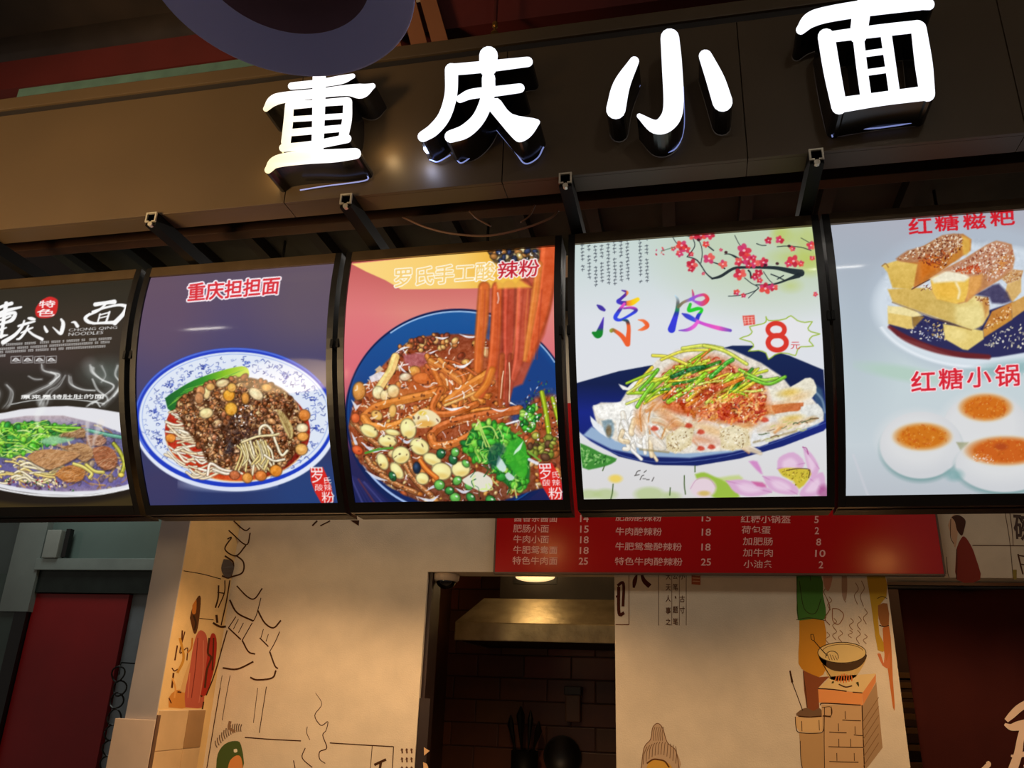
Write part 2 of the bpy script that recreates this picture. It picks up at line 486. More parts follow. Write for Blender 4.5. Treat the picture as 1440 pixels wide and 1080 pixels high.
# ------------------------------------------------------------------ minced pork noodles
def paint_dandan():
    C = Canvas(170, 360, 500, 730, 1.25, 11)
    g = C.rng
    full = (slice(0, C.h), slice(0, C.w))
    C.blend(full, np.ones((C.h, C.w), np.float32), grad([(375, (92, 78, 98)), (440, (84, 72, 104)), (520, (66, 64, 108)), (640, (52, 58, 102)), (712, (38, 54, 104))]))
    C.ell(225, 440, 60, 90, (104, 78, 96), 0, 0.5, 60); C.ell(440, 430, 70, 60, (108, 92, 96), 0, 0.45, 60); C.ell(440, 690, 70, 40, (36, 66, 124), 0, 0.7, 40); C.ell(225, 690, 40, 40, (66, 56, 92), 0, 0.6, 40)
    C.text('重庆担担面', [(265, 399), (394, 389), (391, 413), (264, 424)], (214, 44, 56), (250, 240, 246), 0.6, 1.9)
    # bowl
    C.ell(331, 594, 143, 97, (226, 232, 246), 0, 1, 1.5)
    C.ell(320, 680, 60, 10, (205, 214, 240), 0, 0.6, 8)
    C.ell(330, 587, 141, 98, (26, 58, 190), 0, 1, 1.2)
    C.ring(330, 587, 139.5, 96.5, 2.2, (96, 128, 226), 0.8, 1.6, 150, 330)
    C.ell(331, 587, 135.5, 92.0, (222, 230, 244), 0, 1, 1.4)
    C.ring(331, 586, 131, 88, 1.2, (120, 150, 226), 0.6, 1.2)
    # cobalt scrolls in the rim
    def floral(ang, rad):
        t = math.radians(ang)
        x, y = 331+118*rad*math.cos(t), 590+80*rad*math.sin(t)
        for k in range(9):
            a = g.uniform(0, 6.28); r = g.uniform(1.5, 6)
            C.ell(x+r*math.cos(a), y+r*math.sin(a)*0.8, g.uniform(0.9, 2.2), g.uniform(0.7, 1.3), g.choice([(48, 72, 178), (70, 96, 196), (34, 50, 140)]), g.uniform(0, 180), 0.85, 1.0)
    for a in range(0, 360, 30): floral(a+8, 0.985)
    for k in range(330):
        a = g.uniform(0, 6.28); r = g.uniform(0.84, 1.07)
        x, y = 331+120*r*math.cos(a), 589+80*r*math.sin(a)
        q = g.uniform(3, 8); b = g.uniform(0, 6.28); s = g.choice([-1, 1])
        C.line([(x, y), (x+q*math.cos(b)*0.6, y+q*math.sin(b)*0.5), (x+q*math.cos(b+s), y+q*math.sin(b+s)*0.7)], g.uniform(0.7, 1.3), g.choice([(62, 84, 176), (92, 112, 192), (40, 56, 140)]), g.uniform(0.5, 0.9), 1.0, 4)
    # red oil soup
    soup = C.mask_ell(334, 606, 102, 71)
    C.clip = soup
    C.blend(full, np.ones((C.h, C.w), np.float32), grad([(540, (150, 70, 40)), (600, (176, 44, 26)), (660, (196, 52, 22)), (680, (214, 96, 40))]))
    C.ell(400, 640, 40, 40, (112, 24, 20), 0, 0.8, 30); C.ell(260, 600, 30, 40, (190, 40, 24), 0, 0.6, 20)
    C.clip = None
    C.ring(334, 606, 102, 71, 2.0, (236, 190, 120), 0.7, 1.6, 20, 170)
    # green leaf
    C.poly([(232, 560), (246, 550), (272, 535), (305, 523), (340, 515), (350, 522), (345, 534), (310, 540), (270, 560), (240, 578)], grad([(232, (12, 96, 40)), (285, (44, 140, 40)), (315, (132, 190, 36)), (350, (206, 224, 80))], 0), 1, 1.4, 3)
    for k in range(9):
        C.line([(236+k*3, 572-k*3), (275+k*6, 545-k*2), (322+k*3, 527-k)], 0.9, g.choice([(120, 196, 60), (20, 110, 44), (180, 214, 80)]), 0.6)
    # noodles under the mince
    IV = [(244, 226, 190), (236, 208, 168), (250, 238, 214), (228, 190, 150)]
    for k in range(46):
        x, y = g.uniform(232, 262), g.uniform(575, 640); a = g.uniform(-0.3, 0.9); L = g.uniform(18, 42)
        C.noodle([(x, y), (x+L*0.5, y+L*0.5*math.sin(a)+g.uniform(-4, 4)), (x+L, y+L*math.sin(a)*0.6+g.uniform(-5, 5))], g.uniform(1.6, 2.8), g.choice(IV), 0.55)
    for k in range(22):
        x, y = g.uniform(262, 320), g.uniform(645, 668); L = g.uniform(16, 40)
        C.noodle([(x, y), (x+L*0.4, y+g.uniform(-8, 8)), (x+L, y+g.uniform(-5, 5))], g.uniform(1.6, 2.6), g.choice(IV), 0.5)
    for k in range(20):
        x, y = g.uniform(396, 414), g.uniform(556, 580)
        C.noodle([(x, y), (x+8, y+12), (x+14+g.uniform(-6, 6), y+30)], 2.0, g.choice(IV), 0.55)
    # mince heap
    heap = [(247, 575), (252, 560), (275, 548), (300, 536), (340, 530), (378, 538), (404, 552), (420, 575), (428, 600), (420, 630), (392, 660), (352, 664), (318, 660), (292, 650), (282, 630), (262, 604)]
    C.poly(heap, (88, 50, 26), 1, 3, 3)
    BRN = [(150, 92, 50), (126, 72, 38), (172, 112, 66), (104, 58, 30), (186, 132, 86), (140, 80, 48)]
    BRN = [(170, 108, 62), (146, 86, 46), (190, 130, 82), (118, 66, 34), (206, 154, 108), (156, 92, 56), (134, 76, 44)]
    C.crumbs(heap, 330, BRN, 2.6, 5.2, 0.42, 1.4)
    C.crumbs(heap, 260, BRN, 1.4, 2.8, 0.4, 1.5)
    C.ell(338, 612, 30, 26, (50, 34, 36), 0, 0.42, 22); C.ell(322, 630, 6, 9, (44, 44, 56), 0, 0.7, 5)
    C.specks(heap, 260, [(66, 38, 22), (84, 48, 26), (54, 30, 22)], 0.9, 2.4, 0.75)
    C.dashes(heap, 130, [(214, 160, 110), (186, 122, 74), (230, 186, 140)], 3, 7, 1.5, None, 0.7)
    C.grain(C.mask_poly(heap, 6), 40, 4.5, 5)
    C.specks(heap, 150, [(240, 214, 178), (255, 240, 220), (214, 170, 120)], 0.6, 1.3)
    C.specks([(318, 560), (360, 556), (362, 640), (318, 640)], 60, [(50, 32, 34), (70, 44, 40)], 1.2, 3)
    C.specks([(330, 570), (358, 570), (358, 600), (330, 600)], 18, [(255, 250, 245)], 0.9, 1.9)
    # front noodles
    for k in range(22):
        x = 336+k*1.9+g.uniform(-3, 3)
        C.noodle([(x, 622+g.uniform(-4, 6)), (x+6, 640+g.uniform(-4, 4)), (x+2+g.uniform(-10, 22), 662+g.uniform(-10, 6))], g.uniform(1.8, 2.7), g.choice([(232, 206, 150), (222, 186, 120), (240, 220, 176)]), 0.45)
    C.noodle([(365, 612), (366, 602), (374, 598), (382, 606), (388, 622), (396, 640), (404, 634)], 3.0, (240, 222, 180), 0.4)
    C.noodle([(340, 622), (362, 614), (384, 612), (392, 610)], 2.6, (232, 206, 150), 0.4)
    C.noodle([(372, 640), (385, 648), (400, 646)], 2.6, (240, 222, 184), 0.4)
    C.noodle([(292, 668), (296, 652), (312, 660), (330, 664)], 3.0, (244, 224, 196), 0.45)
    C.noodle([(300, 660), (318, 666), (336, 664)], 3.0, (244, 226, 196), 0.45)
    C.poly([(389, 576), (398, 580), (412, 602), (409, 618), (398, 600)], (206, 186, 120), 0.9, 2, 3)
    for k in range(4): C.line([(391+k*3, 578+k), (402+k*2, 600+k*2), (408, 614)], 0.9, (120, 84, 44), 0.7)
    # peanuts, chickpeas
    for x, y, rx, ry, r, c in [(291, 552, 4.5, 9, 8, (232, 200, 140)), (290, 581, 9.5, 7, -12, (226, 198, 140)), (322, 556, 8, 8, 0, (226, 150, 44)), (325, 575, 8.5, 9, 0, (222, 156, 52)), (296, 544, 6, 5, 0, (214, 160, 90)), (282, 550, 6, 7, 0, (196, 132, 80)), (313, 539, 9, 5, -15, (226, 196, 146)), (326, 545, 6, 6, 0, (222, 164, 80)), (360, 554, 11, 7, 35, (232, 206, 160)), (345, 560, 5, 8, 0, (196, 128, 50)), (375, 545, 7, 5, 0, (206, 150, 80)),
                               (428, 584, 8, 8, 0, (206, 122, 52)), (425, 602, 8, 6, 0, (236, 210, 164)), (426, 614, 8, 6, 0, (214, 140, 60)), (424, 632, 8.5, 8, 0, (222, 160, 84)), (388, 662, 8.5, 8, 0, (214, 128, 40)), (348, 672, 7, 7, 0, (214, 140, 62)), (367, 669, 8, 7, 0, (198, 110, 44)), (240, 616, 7, 6, 0, (224, 132, 50)), (330, 668, 7, 6, 0, (180, 96, 54)), (280, 560, 6, 8, 0, (176, 118, 74))]:
        C.blob(x, y, rx, ry, c, r, 0.5, 1.18)
    C.grain(soup, 26, 4.0, 8)
    seal(C, [(436, 658), (454, 657), (459, 668), (466, 684), (469, 706), (452, 708), (443, 692), (437, 676)], [('罗', rq(436, 657, 453, 679, 3)), ('氏', rq(455, 671, 465, 680, 1)), ('酸', rq(443, 681, 454, 690)), ('辣', rq(455, 681, 466, 690, 1)), ('粉', rq(452, 691, 470, 707, 1))])
    return C

# ------------------------------------------------------------------ hot and sour noodles
def paint_sour():
    C = Canvas(470, 330, 810, 730, 1.25, 21)
    g = C.rng
    full = (slice(0, C.h), slice(0, C.w)); one = np.ones((C.h, C.w), np.float32)
    C.blend(full, one, grad([(370, (196, 92, 92)), (400, (206, 108, 104)), (440, (222, 134, 124)), (520, (214, 104, 118)), (560, (190, 96, 110))]))
    C.ell(500, 470, 50, 60, (222, 108, 122), 0, 0.5, 50)
    C.poly([(494, 371), (700, 350), (712, 360), (747, 404), (640, 406), (564, 407), (542, 394), (515, 382)], grad([(490, (250, 214, 130)), (640, (248, 206, 112)), (700, (238, 180, 62)), (745, (246, 190, 60))], 0), 1, 1.2)
    C.poly([(470, 604), (560, 690), (700, 690), (810, 600), (810, 740), (470, 740)], grad([(600, (70, 44, 84)), (650, (40, 38, 84)), (712, (26, 34, 84))]), 1, 14)
    for k in range(7): C.line([(492+k*4, 668+k*2), (502+k*5, 690+k), (512+k*6, 712)], 2.2, g.choice([(110, 70, 90), (90, 90, 160), (130, 60, 60), (50, 50, 110)]), 0.6, 2.5)
    # bowl
    C.ell(645, 584, 160, 150, (18, 34, 84), 0, 1, 1.5)
    C.ell(645, 581, 157, 144, (24, 74, 140), 0, 1, 1.2)
    C.blend(full, C.mask_ell(645, 581, 155, 142)*0.9, grad([(436, (26, 88, 156)), (520, (22, 70, 138)), (600, (26, 48, 110)), (720, (18, 32, 84))]))
    C.ring(645, 581, 156, 143, 2.2, (168, 200, 236), 0.9, 1.2, 232, 330)
    C.ring(645, 581, 156, 143, 3.6, (170, 196, 240), 0.95, 1.6, 98, 165)
    C.ring(645, 581, 157.5, 145, 1.4, (10, 26, 74), 0.9, 1.0)
    # broth
    broth = C.mask_poly([(490, 600), (500, 560), (522, 532), (552, 500), (580, 478), (625, 470), (680, 474), (700, 500), (712, 560), (740, 560), (760, 548), (786, 550), (800, 600), (800, 670), (740, 692), (660, 716), (590, 705), (530, 672), (500, 640)], 3, 3)
    C.blend(full, broth, grad([(470, (134, 60, 36)), (540, (178, 86, 44)), (620, (150, 72, 38)), (700, (120, 66, 44))]))
    C.clip = broth
    area = [(492, 480), (795, 480), (795, 715), (492, 715)]
    C.crumbs(area, 420, [(196, 106, 46), (160, 72, 34), (214, 140, 70), (124, 50, 28), (226, 176, 116), (110, 50, 32)], 2, 6, 0.45, 1.5, 0.9)
    C.dashes(area, 260, [(255, 246, 236), (246, 222, 196), (240, 230, 240)], 3, 10, 1.3, None, 0.8)
    C.specks(area, 240, [(255, 250, 244), (60, 26, 22), (44, 20, 22), (230, 180, 120)], 0.8, 2.0)
    C.clip = None
    # blue wedge of empty bowl on the right
    C.poly([(716, 520), (738, 500), (756, 488), (790, 534), (796, 560), (776, 556), (752, 560), (735, 585), (718, 590)], (26, 62, 128), 0.9, 8, 3)
    C.specks([(735, 535), (790, 535), (790, 570), (735, 580)], 40, [(210, 220, 240), (60, 40, 50), (120, 60, 60), (60, 130, 70)], 0.8, 2.2)
    # minced pork at the top rim
    top = [(560, 488), (580, 478), (612, 470), (640, 472), (640, 486), (600, 494)]
    C.crumbs(top, 70, [(190, 110, 56), (214, 150, 90), (150, 70, 40), (110, 50, 34)], 2, 4.5, 0.4, 1.5)
    for pts in ([(556, 496), (566, 490), (576, 488)], [(584, 496), (600, 498), (616, 492)], [(612, 474), (622, 476), (630, 474)], [(646, 470), (660, 474), (680, 472)]): C.line(pts, [0.5, 3.6, 2.5, 0.5], (244, 246, 255), 0.9)
    C.poly([(567, 500), (590, 496), (606, 498), (602, 512), (584, 516), (570, 512)], (176, 96, 100), 0.9, 3, 3)
    # potato sticks, tofu
    C.noodle([(556, 502), (550, 520), (540, 535), (532, 548)], 11, (238, 196, 120), 0.5, 1.1)
    for x, y, r in [(532, 552, 8), (542, 556, 7), (553, 550, 8)]: C.blob(x, y, r, r*1.1, (240, 222, 170), 0, 0.55, 1.08)
    C.poly([(519, 530), (534, 522), (541, 524), (534, 534), (522, 538)], (226, 220, 226), 0.95, 1.5); C.poly([(527, 520), (534, 514), (540, 520), (532, 524)], (222, 190, 150), 0.9, 1.5)
    C.blob(505, 550, 9, 13, (200, 130, 60), 5, 0.5, 1.3); C.poly([(494, 562), (502, 570), (508, 568), (500, 578)], (236, 236, 246), 0.9, 1.5)
    C.blob(583, 522, 8, 7, (222, 150, 70), 0, 0.45, 1.3); C.blob(570, 530, 8, 5, (236, 206, 170), -10, 0.45, 1.2); C.blob(596, 532, 16, 8, (204, 106, 44), 0, 0.5, 1.25); C.blob(612, 518, 8, 10, (150, 70, 50), 30, 0.5, 1.3)
    # broad potato noodles
    N1, N2 = (198, 116, 46), (184, 96, 40)
    for k in range(26):
        C.noodle([(g.uniform(590, 640), g.uniform(500, 560)), (g.uniform(620, 660), g.uniform(510, 580)), (g.uniform(640, 690), g.uniform(520, 590))], g.uniform(4, 8), g.choice([N1, N2, (170, 84, 40), (206, 130, 60)]), 0.5, 1.25)
    C.noodle([(512, 586), (530, 572), (570, 562), (604, 554), (622, 548)], 11, N1, 0.5, 1.2)
    C.noodle([(512, 588), (522, 598), (548, 600), (580, 588), (608, 574)], 11, (204, 122, 48), 0.5, 1.2)
    C.noodle([(620, 548), (608, 572), (616, 582), (640, 580), (670, 568)], 9, N2, 0.45, 1.2)
    C.noodle([(628, 566), (650, 548), (676, 532), (694, 520)], 12, (206, 122, 48), 0.5, 1.25)
    C.noodle([(626, 570), (646, 562), (668, 552)], 3, (232, 170, 100), 0.6)
    C.noodle([(606, 612), (620, 600), (650, 590), (690, 582), (730, 576)], 12, (178, 92, 42), 0.5, 1.2)
    C.noodle([(606, 614), (612, 626), (636, 624), (662, 612), (690, 600)], 11, (190, 106, 46), 0.5, 1.2)
    for pts, w in [([(626, 564), (648, 555), (672, 540)], 1.8), ([(624, 573), (636, 576), (652, 572)], 4.2), ([(700, 600), (720, 594), (742, 588)], 3), ([(636, 512), (650, 516), (664, 508)], 4.5), ([(642, 530), (660, 524)], 4), ([(690, 574), (704, 578), (716, 574)], 3), ([(560, 512), (566, 520), (572, 524)], 3), ([(590, 540), (600, 544), (612, 540)], 3), ([(700, 572), (714, 566), (726, 570)], 3), ([(526, 622), (536, 632), (546, 634)], 3)]: C.line(pts, [0.4, w, 0.8*w, 0.4], (244, 244, 250), 0.95)
    for pts in ([(516, 600), (540, 606), (575, 592)], [(560, 590), (590, 572), (606, 560)], [(610, 626), (632, 622), (660, 606)], [(632, 600), (660, 592), (700, 580)]):
        P = spline(pts, 8)
        for p in P[::1]:
            C.ell(p[0]+g.uniform(-1.5, 1.5), p[1]+g.uniform(-1.5, 1.5), g.uniform(0.6, 1.5), g.uniform(0.5, 1.0), (248, 222, 180), 0, 0.85, 0.9)
    C.grain(broth, 24, 5.0, 15)
    for x, y, rx, ry, cc in [(610, 530, 34, 20, (206, 96, 40)), (560, 556, 30, 10, (222, 140, 60)), (650, 545, 24, 14, (214, 112, 46)), (520, 575, 14, 12, (206, 110, 50)), (690, 590, 26, 8, (190, 84, 40))]: C.ell(x, y, rx, ry, cc, -15, 0.4, 12)
    # small noodles lower left
    for pts in ([(496, 592), (512, 610), (532, 626)], [(516, 644), (524, 656), (540, 666)], [(568, 650), (578, 668), (592, 684), (606, 696)], [(536, 668), (560, 682), (584, 692)], [(575, 645), (580, 660), (590, 672)]):
        C.noodle(pts, 7, (150, 92, 50), 0.4, 1.4)
        for p in spline(pts, 6): C.ell(p[0]+g.uniform(-2, 2), p[1]+g.uniform(-2, 2), 1.2, 0.8, (236, 196, 150), 0, 0.8)
    for pts in ([(508, 622), (524, 634), (540, 632)], [(560, 614), (572, 622), (582, 616)], [(514, 662), (530, 672), (545, 676)], [(585, 698), (605, 704), (618, 696)], [(494, 608), (500, 622), (504, 634)], [(600, 690), (612, 684), (626, 690)], [(640, 686), (652, 692), (664, 688)], [(626, 650), (636, 656), (634, 664)]): C.line(pts, [0.5, 4.5, 3.5, 0.5], (218, 224, 240), 0.9)
    # peanuts
    C.poly([(580, 586), (592, 576), (608, 578), (620, 590), (612, 598), (590, 602), (582, 596)], (240, 224, 176), 1, 2, 3); C.ell(598, 596, 12, 5, (226, 160, 60), 0, 0.8, 4); C.ell(594, 581, 5, 3, (226, 190, 40), 0, 0.8, 3)
    CR = (240, 226, 156)
    for x, y, rx, ry, r in [(574, 603, 11, 14.5, -12), (590, 628, 14, 11, 30), (564, 640, 12.5, 12, -20), (545, 620, 13, 8.5, 5), (519, 606, 13, 8, 28), (608, 646, 13, 8, 22), (621, 663, 14, 12, 10), (648, 660, 13, 11, -5), (538, 649, 7, 12, -25), (558, 662, 7, 13, -35), (594, 673, 9, 8, 20), (552, 608, 10, 4, 10), (530, 584, 8, 6, 30), (552, 578, 5, 9, 10)]:
        C.blob(x, y, rx, ry, CR if y > 596 else (230, 176, 96), r, 0.5, 1.05)
        C.ell(x+rx*0.1, y+ry*0.5, rx*0.6, ry*0.3, (222, 180, 80), r, 0.5, 4)
    C.noodle([(591, 648), (600, 660), (614, 672)], 6, (214, 110, 40), 0.5, 1.3)
    C.blob(503, 633, 8, 6, (206, 80, 40), 30, 0.5, 1.4); C.line([(514, 637), (532, 632), (552, 630)], 3.2, (80, 150, 50), 0.95); C.blob(500, 588, 6, 7, (206, 90, 44), 0, 0.5, 1.3)
    # scallion dice
    for x, y in [(620, 638), (637, 646), (618, 682), (643, 676), (660, 682), (552, 670), (640, 700), (662, 700), (632, 690), (655, 652), (690, 704), (640, 636)]:
        C.blob(x, y, g.uniform(5, 8), g.uniform(4, 7), g.choice([(46, 120, 50), (90, 160, 70), (30, 90, 50)]), g.uniform(0, 90), 0.4, 1.4); C.ell(x+2, y-2, 2, 1.2, (226, 240, 226), 30, 0.9)
    C.blob(586, 658, 5, 8, (26, 40, 60), 0, 0.5, 2.0)
    C.poly([(660, 668), (672, 663), (690, 672), (692, 684), (680, 692), (662, 684), (650, 676)], (226, 222, 206), 1, 1.5, 3)
    # coriander
    GR = [(60, 160, 40), (40, 134, 44), (110, 196, 60), (26, 104, 40), (150, 206, 80), (70, 176, 50)]
    herb = [(654, 625), (664, 602), (684, 592), (706, 600), (732, 616), (742, 640), (745, 668), (735, 690), (705, 676), (690, 652), (664, 646)]
    C.poly(herb, (34, 116, 44), 1, 3, 3)
    C.crumbs(herb, 120, GR, 3, 7, 0.5, 1.3)
    for k in range(60):
        x, y = g.uniform(658, 738), g.uniform(600, 684)
        C.line([(x, y), (x+g.uniform(-8, 8), y+g.uniform(2, 10)), (x+g.uniform(-10, 10), y+g.uniform(6, 18))], g.uniform(0.8, 2.2), g.choice([(170, 214, 90), (20, 90, 40), (210, 236, 140), (90, 186, 60)]), 0.75)
    for pts in ([(674, 592), (680, 610), (692, 636)], [(668, 604), (690, 600), (700, 616)], [(684, 628), (676, 606), (672, 590)]): C.line(pts, 2.2, (190, 220, 110), 0.9)
    C.poly([(708, 640), (716, 622), (736, 618), (742, 650), (738, 672), (722, 664)], (60, 172, 44), 0.85, 3, 3); C.poly([(724, 634), (736, 620), (732, 632), (722, 640)], (214, 240, 220), 0.95, 1.5)
    C.poly([(701, 640), (712, 656), (708, 664), (698, 656)], (206, 226, 226), 0.95, 1.5, 2); C.poly([(715, 664), (724, 672), (716, 676), (710, 668)], (210, 220, 224), 0.9, 1.5, 2)
    C.poly([(688, 630), (700, 622), (712, 630), (704, 644), (694, 660), (686, 650)], (20, 70, 66), 0.7, 4, 3)
    herb2 = [(735, 576), (752, 570), (760, 580), (752, 604), (738, 608), (732, 594)]
    C.crumbs(herb2, 40, GR, 2.5, 5, 0.5, 1.4); C.specks(herb2, 14, [(240, 250, 240)], 1, 2.2)
    for pts, w in [([(762, 552), (767, 576), (772, 610)], 6), ([(777, 560), (782, 580), (788, 600)], 5)]: C.noodle(pts, w, (140, 160, 30), 0.5, 1.3)
    C.crumbs([(745, 612), (785, 614), (788, 640), (770, 648), (745, 636)], 46, [(150, 84, 40), (110, 120, 40), (90, 60, 40), (150, 150, 60)], 3, 6, 0.45, 1.4)
    C.line([(742, 634), (752, 642), (760, 648)], 3, (120, 170, 60), 0.9); C.line([(744, 646), (756, 652)], 4, (226, 230, 244), 0.9)
    C.specks([(735, 570), (790, 560), (790, 620), (740, 620)], 50, [(245, 245, 255), (40, 30, 50)], 0.8, 1.9)
    C.specks([(500, 560), (640, 500), (700, 560), (650, 640), (560, 700), (500, 640)], 90, [(52, 22, 18), (70, 30, 22)], 1.2, 3.0, 0.6)
    C.dashes([(500, 545), (600, 480), (690, 520), (700, 590), (620, 640), (520, 610)], 60, [(255, 250, 244), (250, 226, 190)], 3, 9, 1.8, None, 0.85)
    # lifted noodles
    C.poly([(744, 352), (786, 345), (786, 372), (776, 430), (766, 470), (752, 500), (735, 540), (704, 552), (692, 520), (692, 405), (735, 404)], (186, 78, 52), 0.92, 4)
    OR = [(216, 96, 44), (200, 84, 46), (224, 120, 50), (190, 70, 44)]
    for pts, w, c in [([(681, 404), (678, 450), (674, 490), (672, 520)], [17, 18, 15, 12], (214, 104, 44)), ([(700, 404), (698, 450), (694, 500), (688, 530), (676, 556)], [17, 17, 16, 13, 10], (208, 90, 44)),
                      ([(716, 404), (716, 460), (716, 520), (712, 560)], [20, 22, 20, 12], (186, 72, 50)), ([(736, 404), (734, 450), (730, 500), (722, 532)], [24, 24, 18, 10], (196, 84, 58)),
                      ([(772, 346), (768, 390), (760, 440), (750, 480), (742, 506)], [30, 28, 24, 15, 8], (214, 90, 46)), ([(758, 372), (752, 420), (744, 470), (738, 506)], [10, 10, 8, 5], (226, 126, 56)),
                      ([(706, 500), (704, 540), (704, 570)], [8, 8, 6], (170, 76, 36)), ([(718, 500), (714, 540), (713, 570)], [7, 7, 6], (150, 60, 36)), ([(692, 520), (684, 540), (670, 556)], [9, 9, 8], (222, 124, 46))]:
        P = np.hstack([np.asarray(pts, float), np.interp(np.linspace(0, 1, len(pts)), np.linspace(0, 1, len(w)), w)[:, None]])
        C.line(P, 1, np.asarray(c)*0.72, 0.9, 3); P2 = P.copy(); P2[:, 2] *= 0.78; C.line(P2, 1, c, 0.95, 4)
        P3 = P.copy(); P3[:, 0] -= P[:, 2]*0.25; P3[:, 2] *= 0.18; C.line(P3, 1, np.minimum(np.asarray(c)*1.18+14, 250), 0.7, 2.5)
    for pts in ([(704, 560), (706, 535), (708, 522)], [(716, 565), (717, 535), (716, 510)]): C.line(pts, 1.3, (255, 226, 190), 0.9)
    C.line([(700, 412), (701, 420), (700, 426)], 2.2, (255, 222, 206), 0.9)
    C.grain(C.mask_poly([(672, 404), (744, 352), (786, 345), (776, 430), (752, 500), (712, 570), (672, 540)], 6)*0.6, 22, 9, 25)
    for k in range(14):
        x = 676+k*6.5; C.line([(x+g.uniform(-2, 2), 408), (x-2, 455), (x-5+g.uniform(-3, 3), 505)], g.uniform(0.8, 2.0), g.choice([(236, 140, 70), (150, 52, 36), (226, 110, 60), (170, 66, 44)]), 0.5, 2.2)
    # ladle of ingredients at the top
    C.poly([(687, 352), (752, 346), (758, 362), (748, 374), (716, 376), (694, 370)], (92, 74, 50), 1, 3, 2)
    C.crumbs([(687, 352), (752, 347), (756, 362), (740, 372), (696, 368)], 46, [(200, 164, 96), (60, 50, 50), (222, 196, 140), (40, 50, 80), (150, 100, 50)], 3, 5, 0.35, 1.4)
    C.specks([(690, 352), (756, 348), (752, 372), (700, 368)], 26, [(250, 246, 240), (30, 26, 30)], 0.8, 2)
    C.poly([(690, 368), (712, 376), (726, 390), (747, 404), (700, 406)], grad([(690, (242, 190, 80)), (747, (246, 190, 66))], 0), 0.85, 4)
    C.text('罗氏手工酸', [(555, 378), (697, 368), (695, 393), (555, 404)], (246, 206, 118), (255, 250, 232), 0.5, 1.5)
    C.text('辣粉', [(701, 368), (759, 364), (757, 388), (700, 392)], (192, 36, 50), (252, 238, 236), 0.45, 1.7)
    seal(C, [(757, 653), (776, 651), (783, 662), (790, 680), (791, 703), (774, 703), (765, 688), (759, 676)], [('罗', rq(757, 652, 774, 674, 3)), ('氏', rq(776, 663, 786, 672, 1)), ('酸', rq(763, 674, 774, 683)), ('辣', rq(776, 674, 787, 683, 1)), ('粉', rq(771, 685, 791, 702, 1))])
    return C

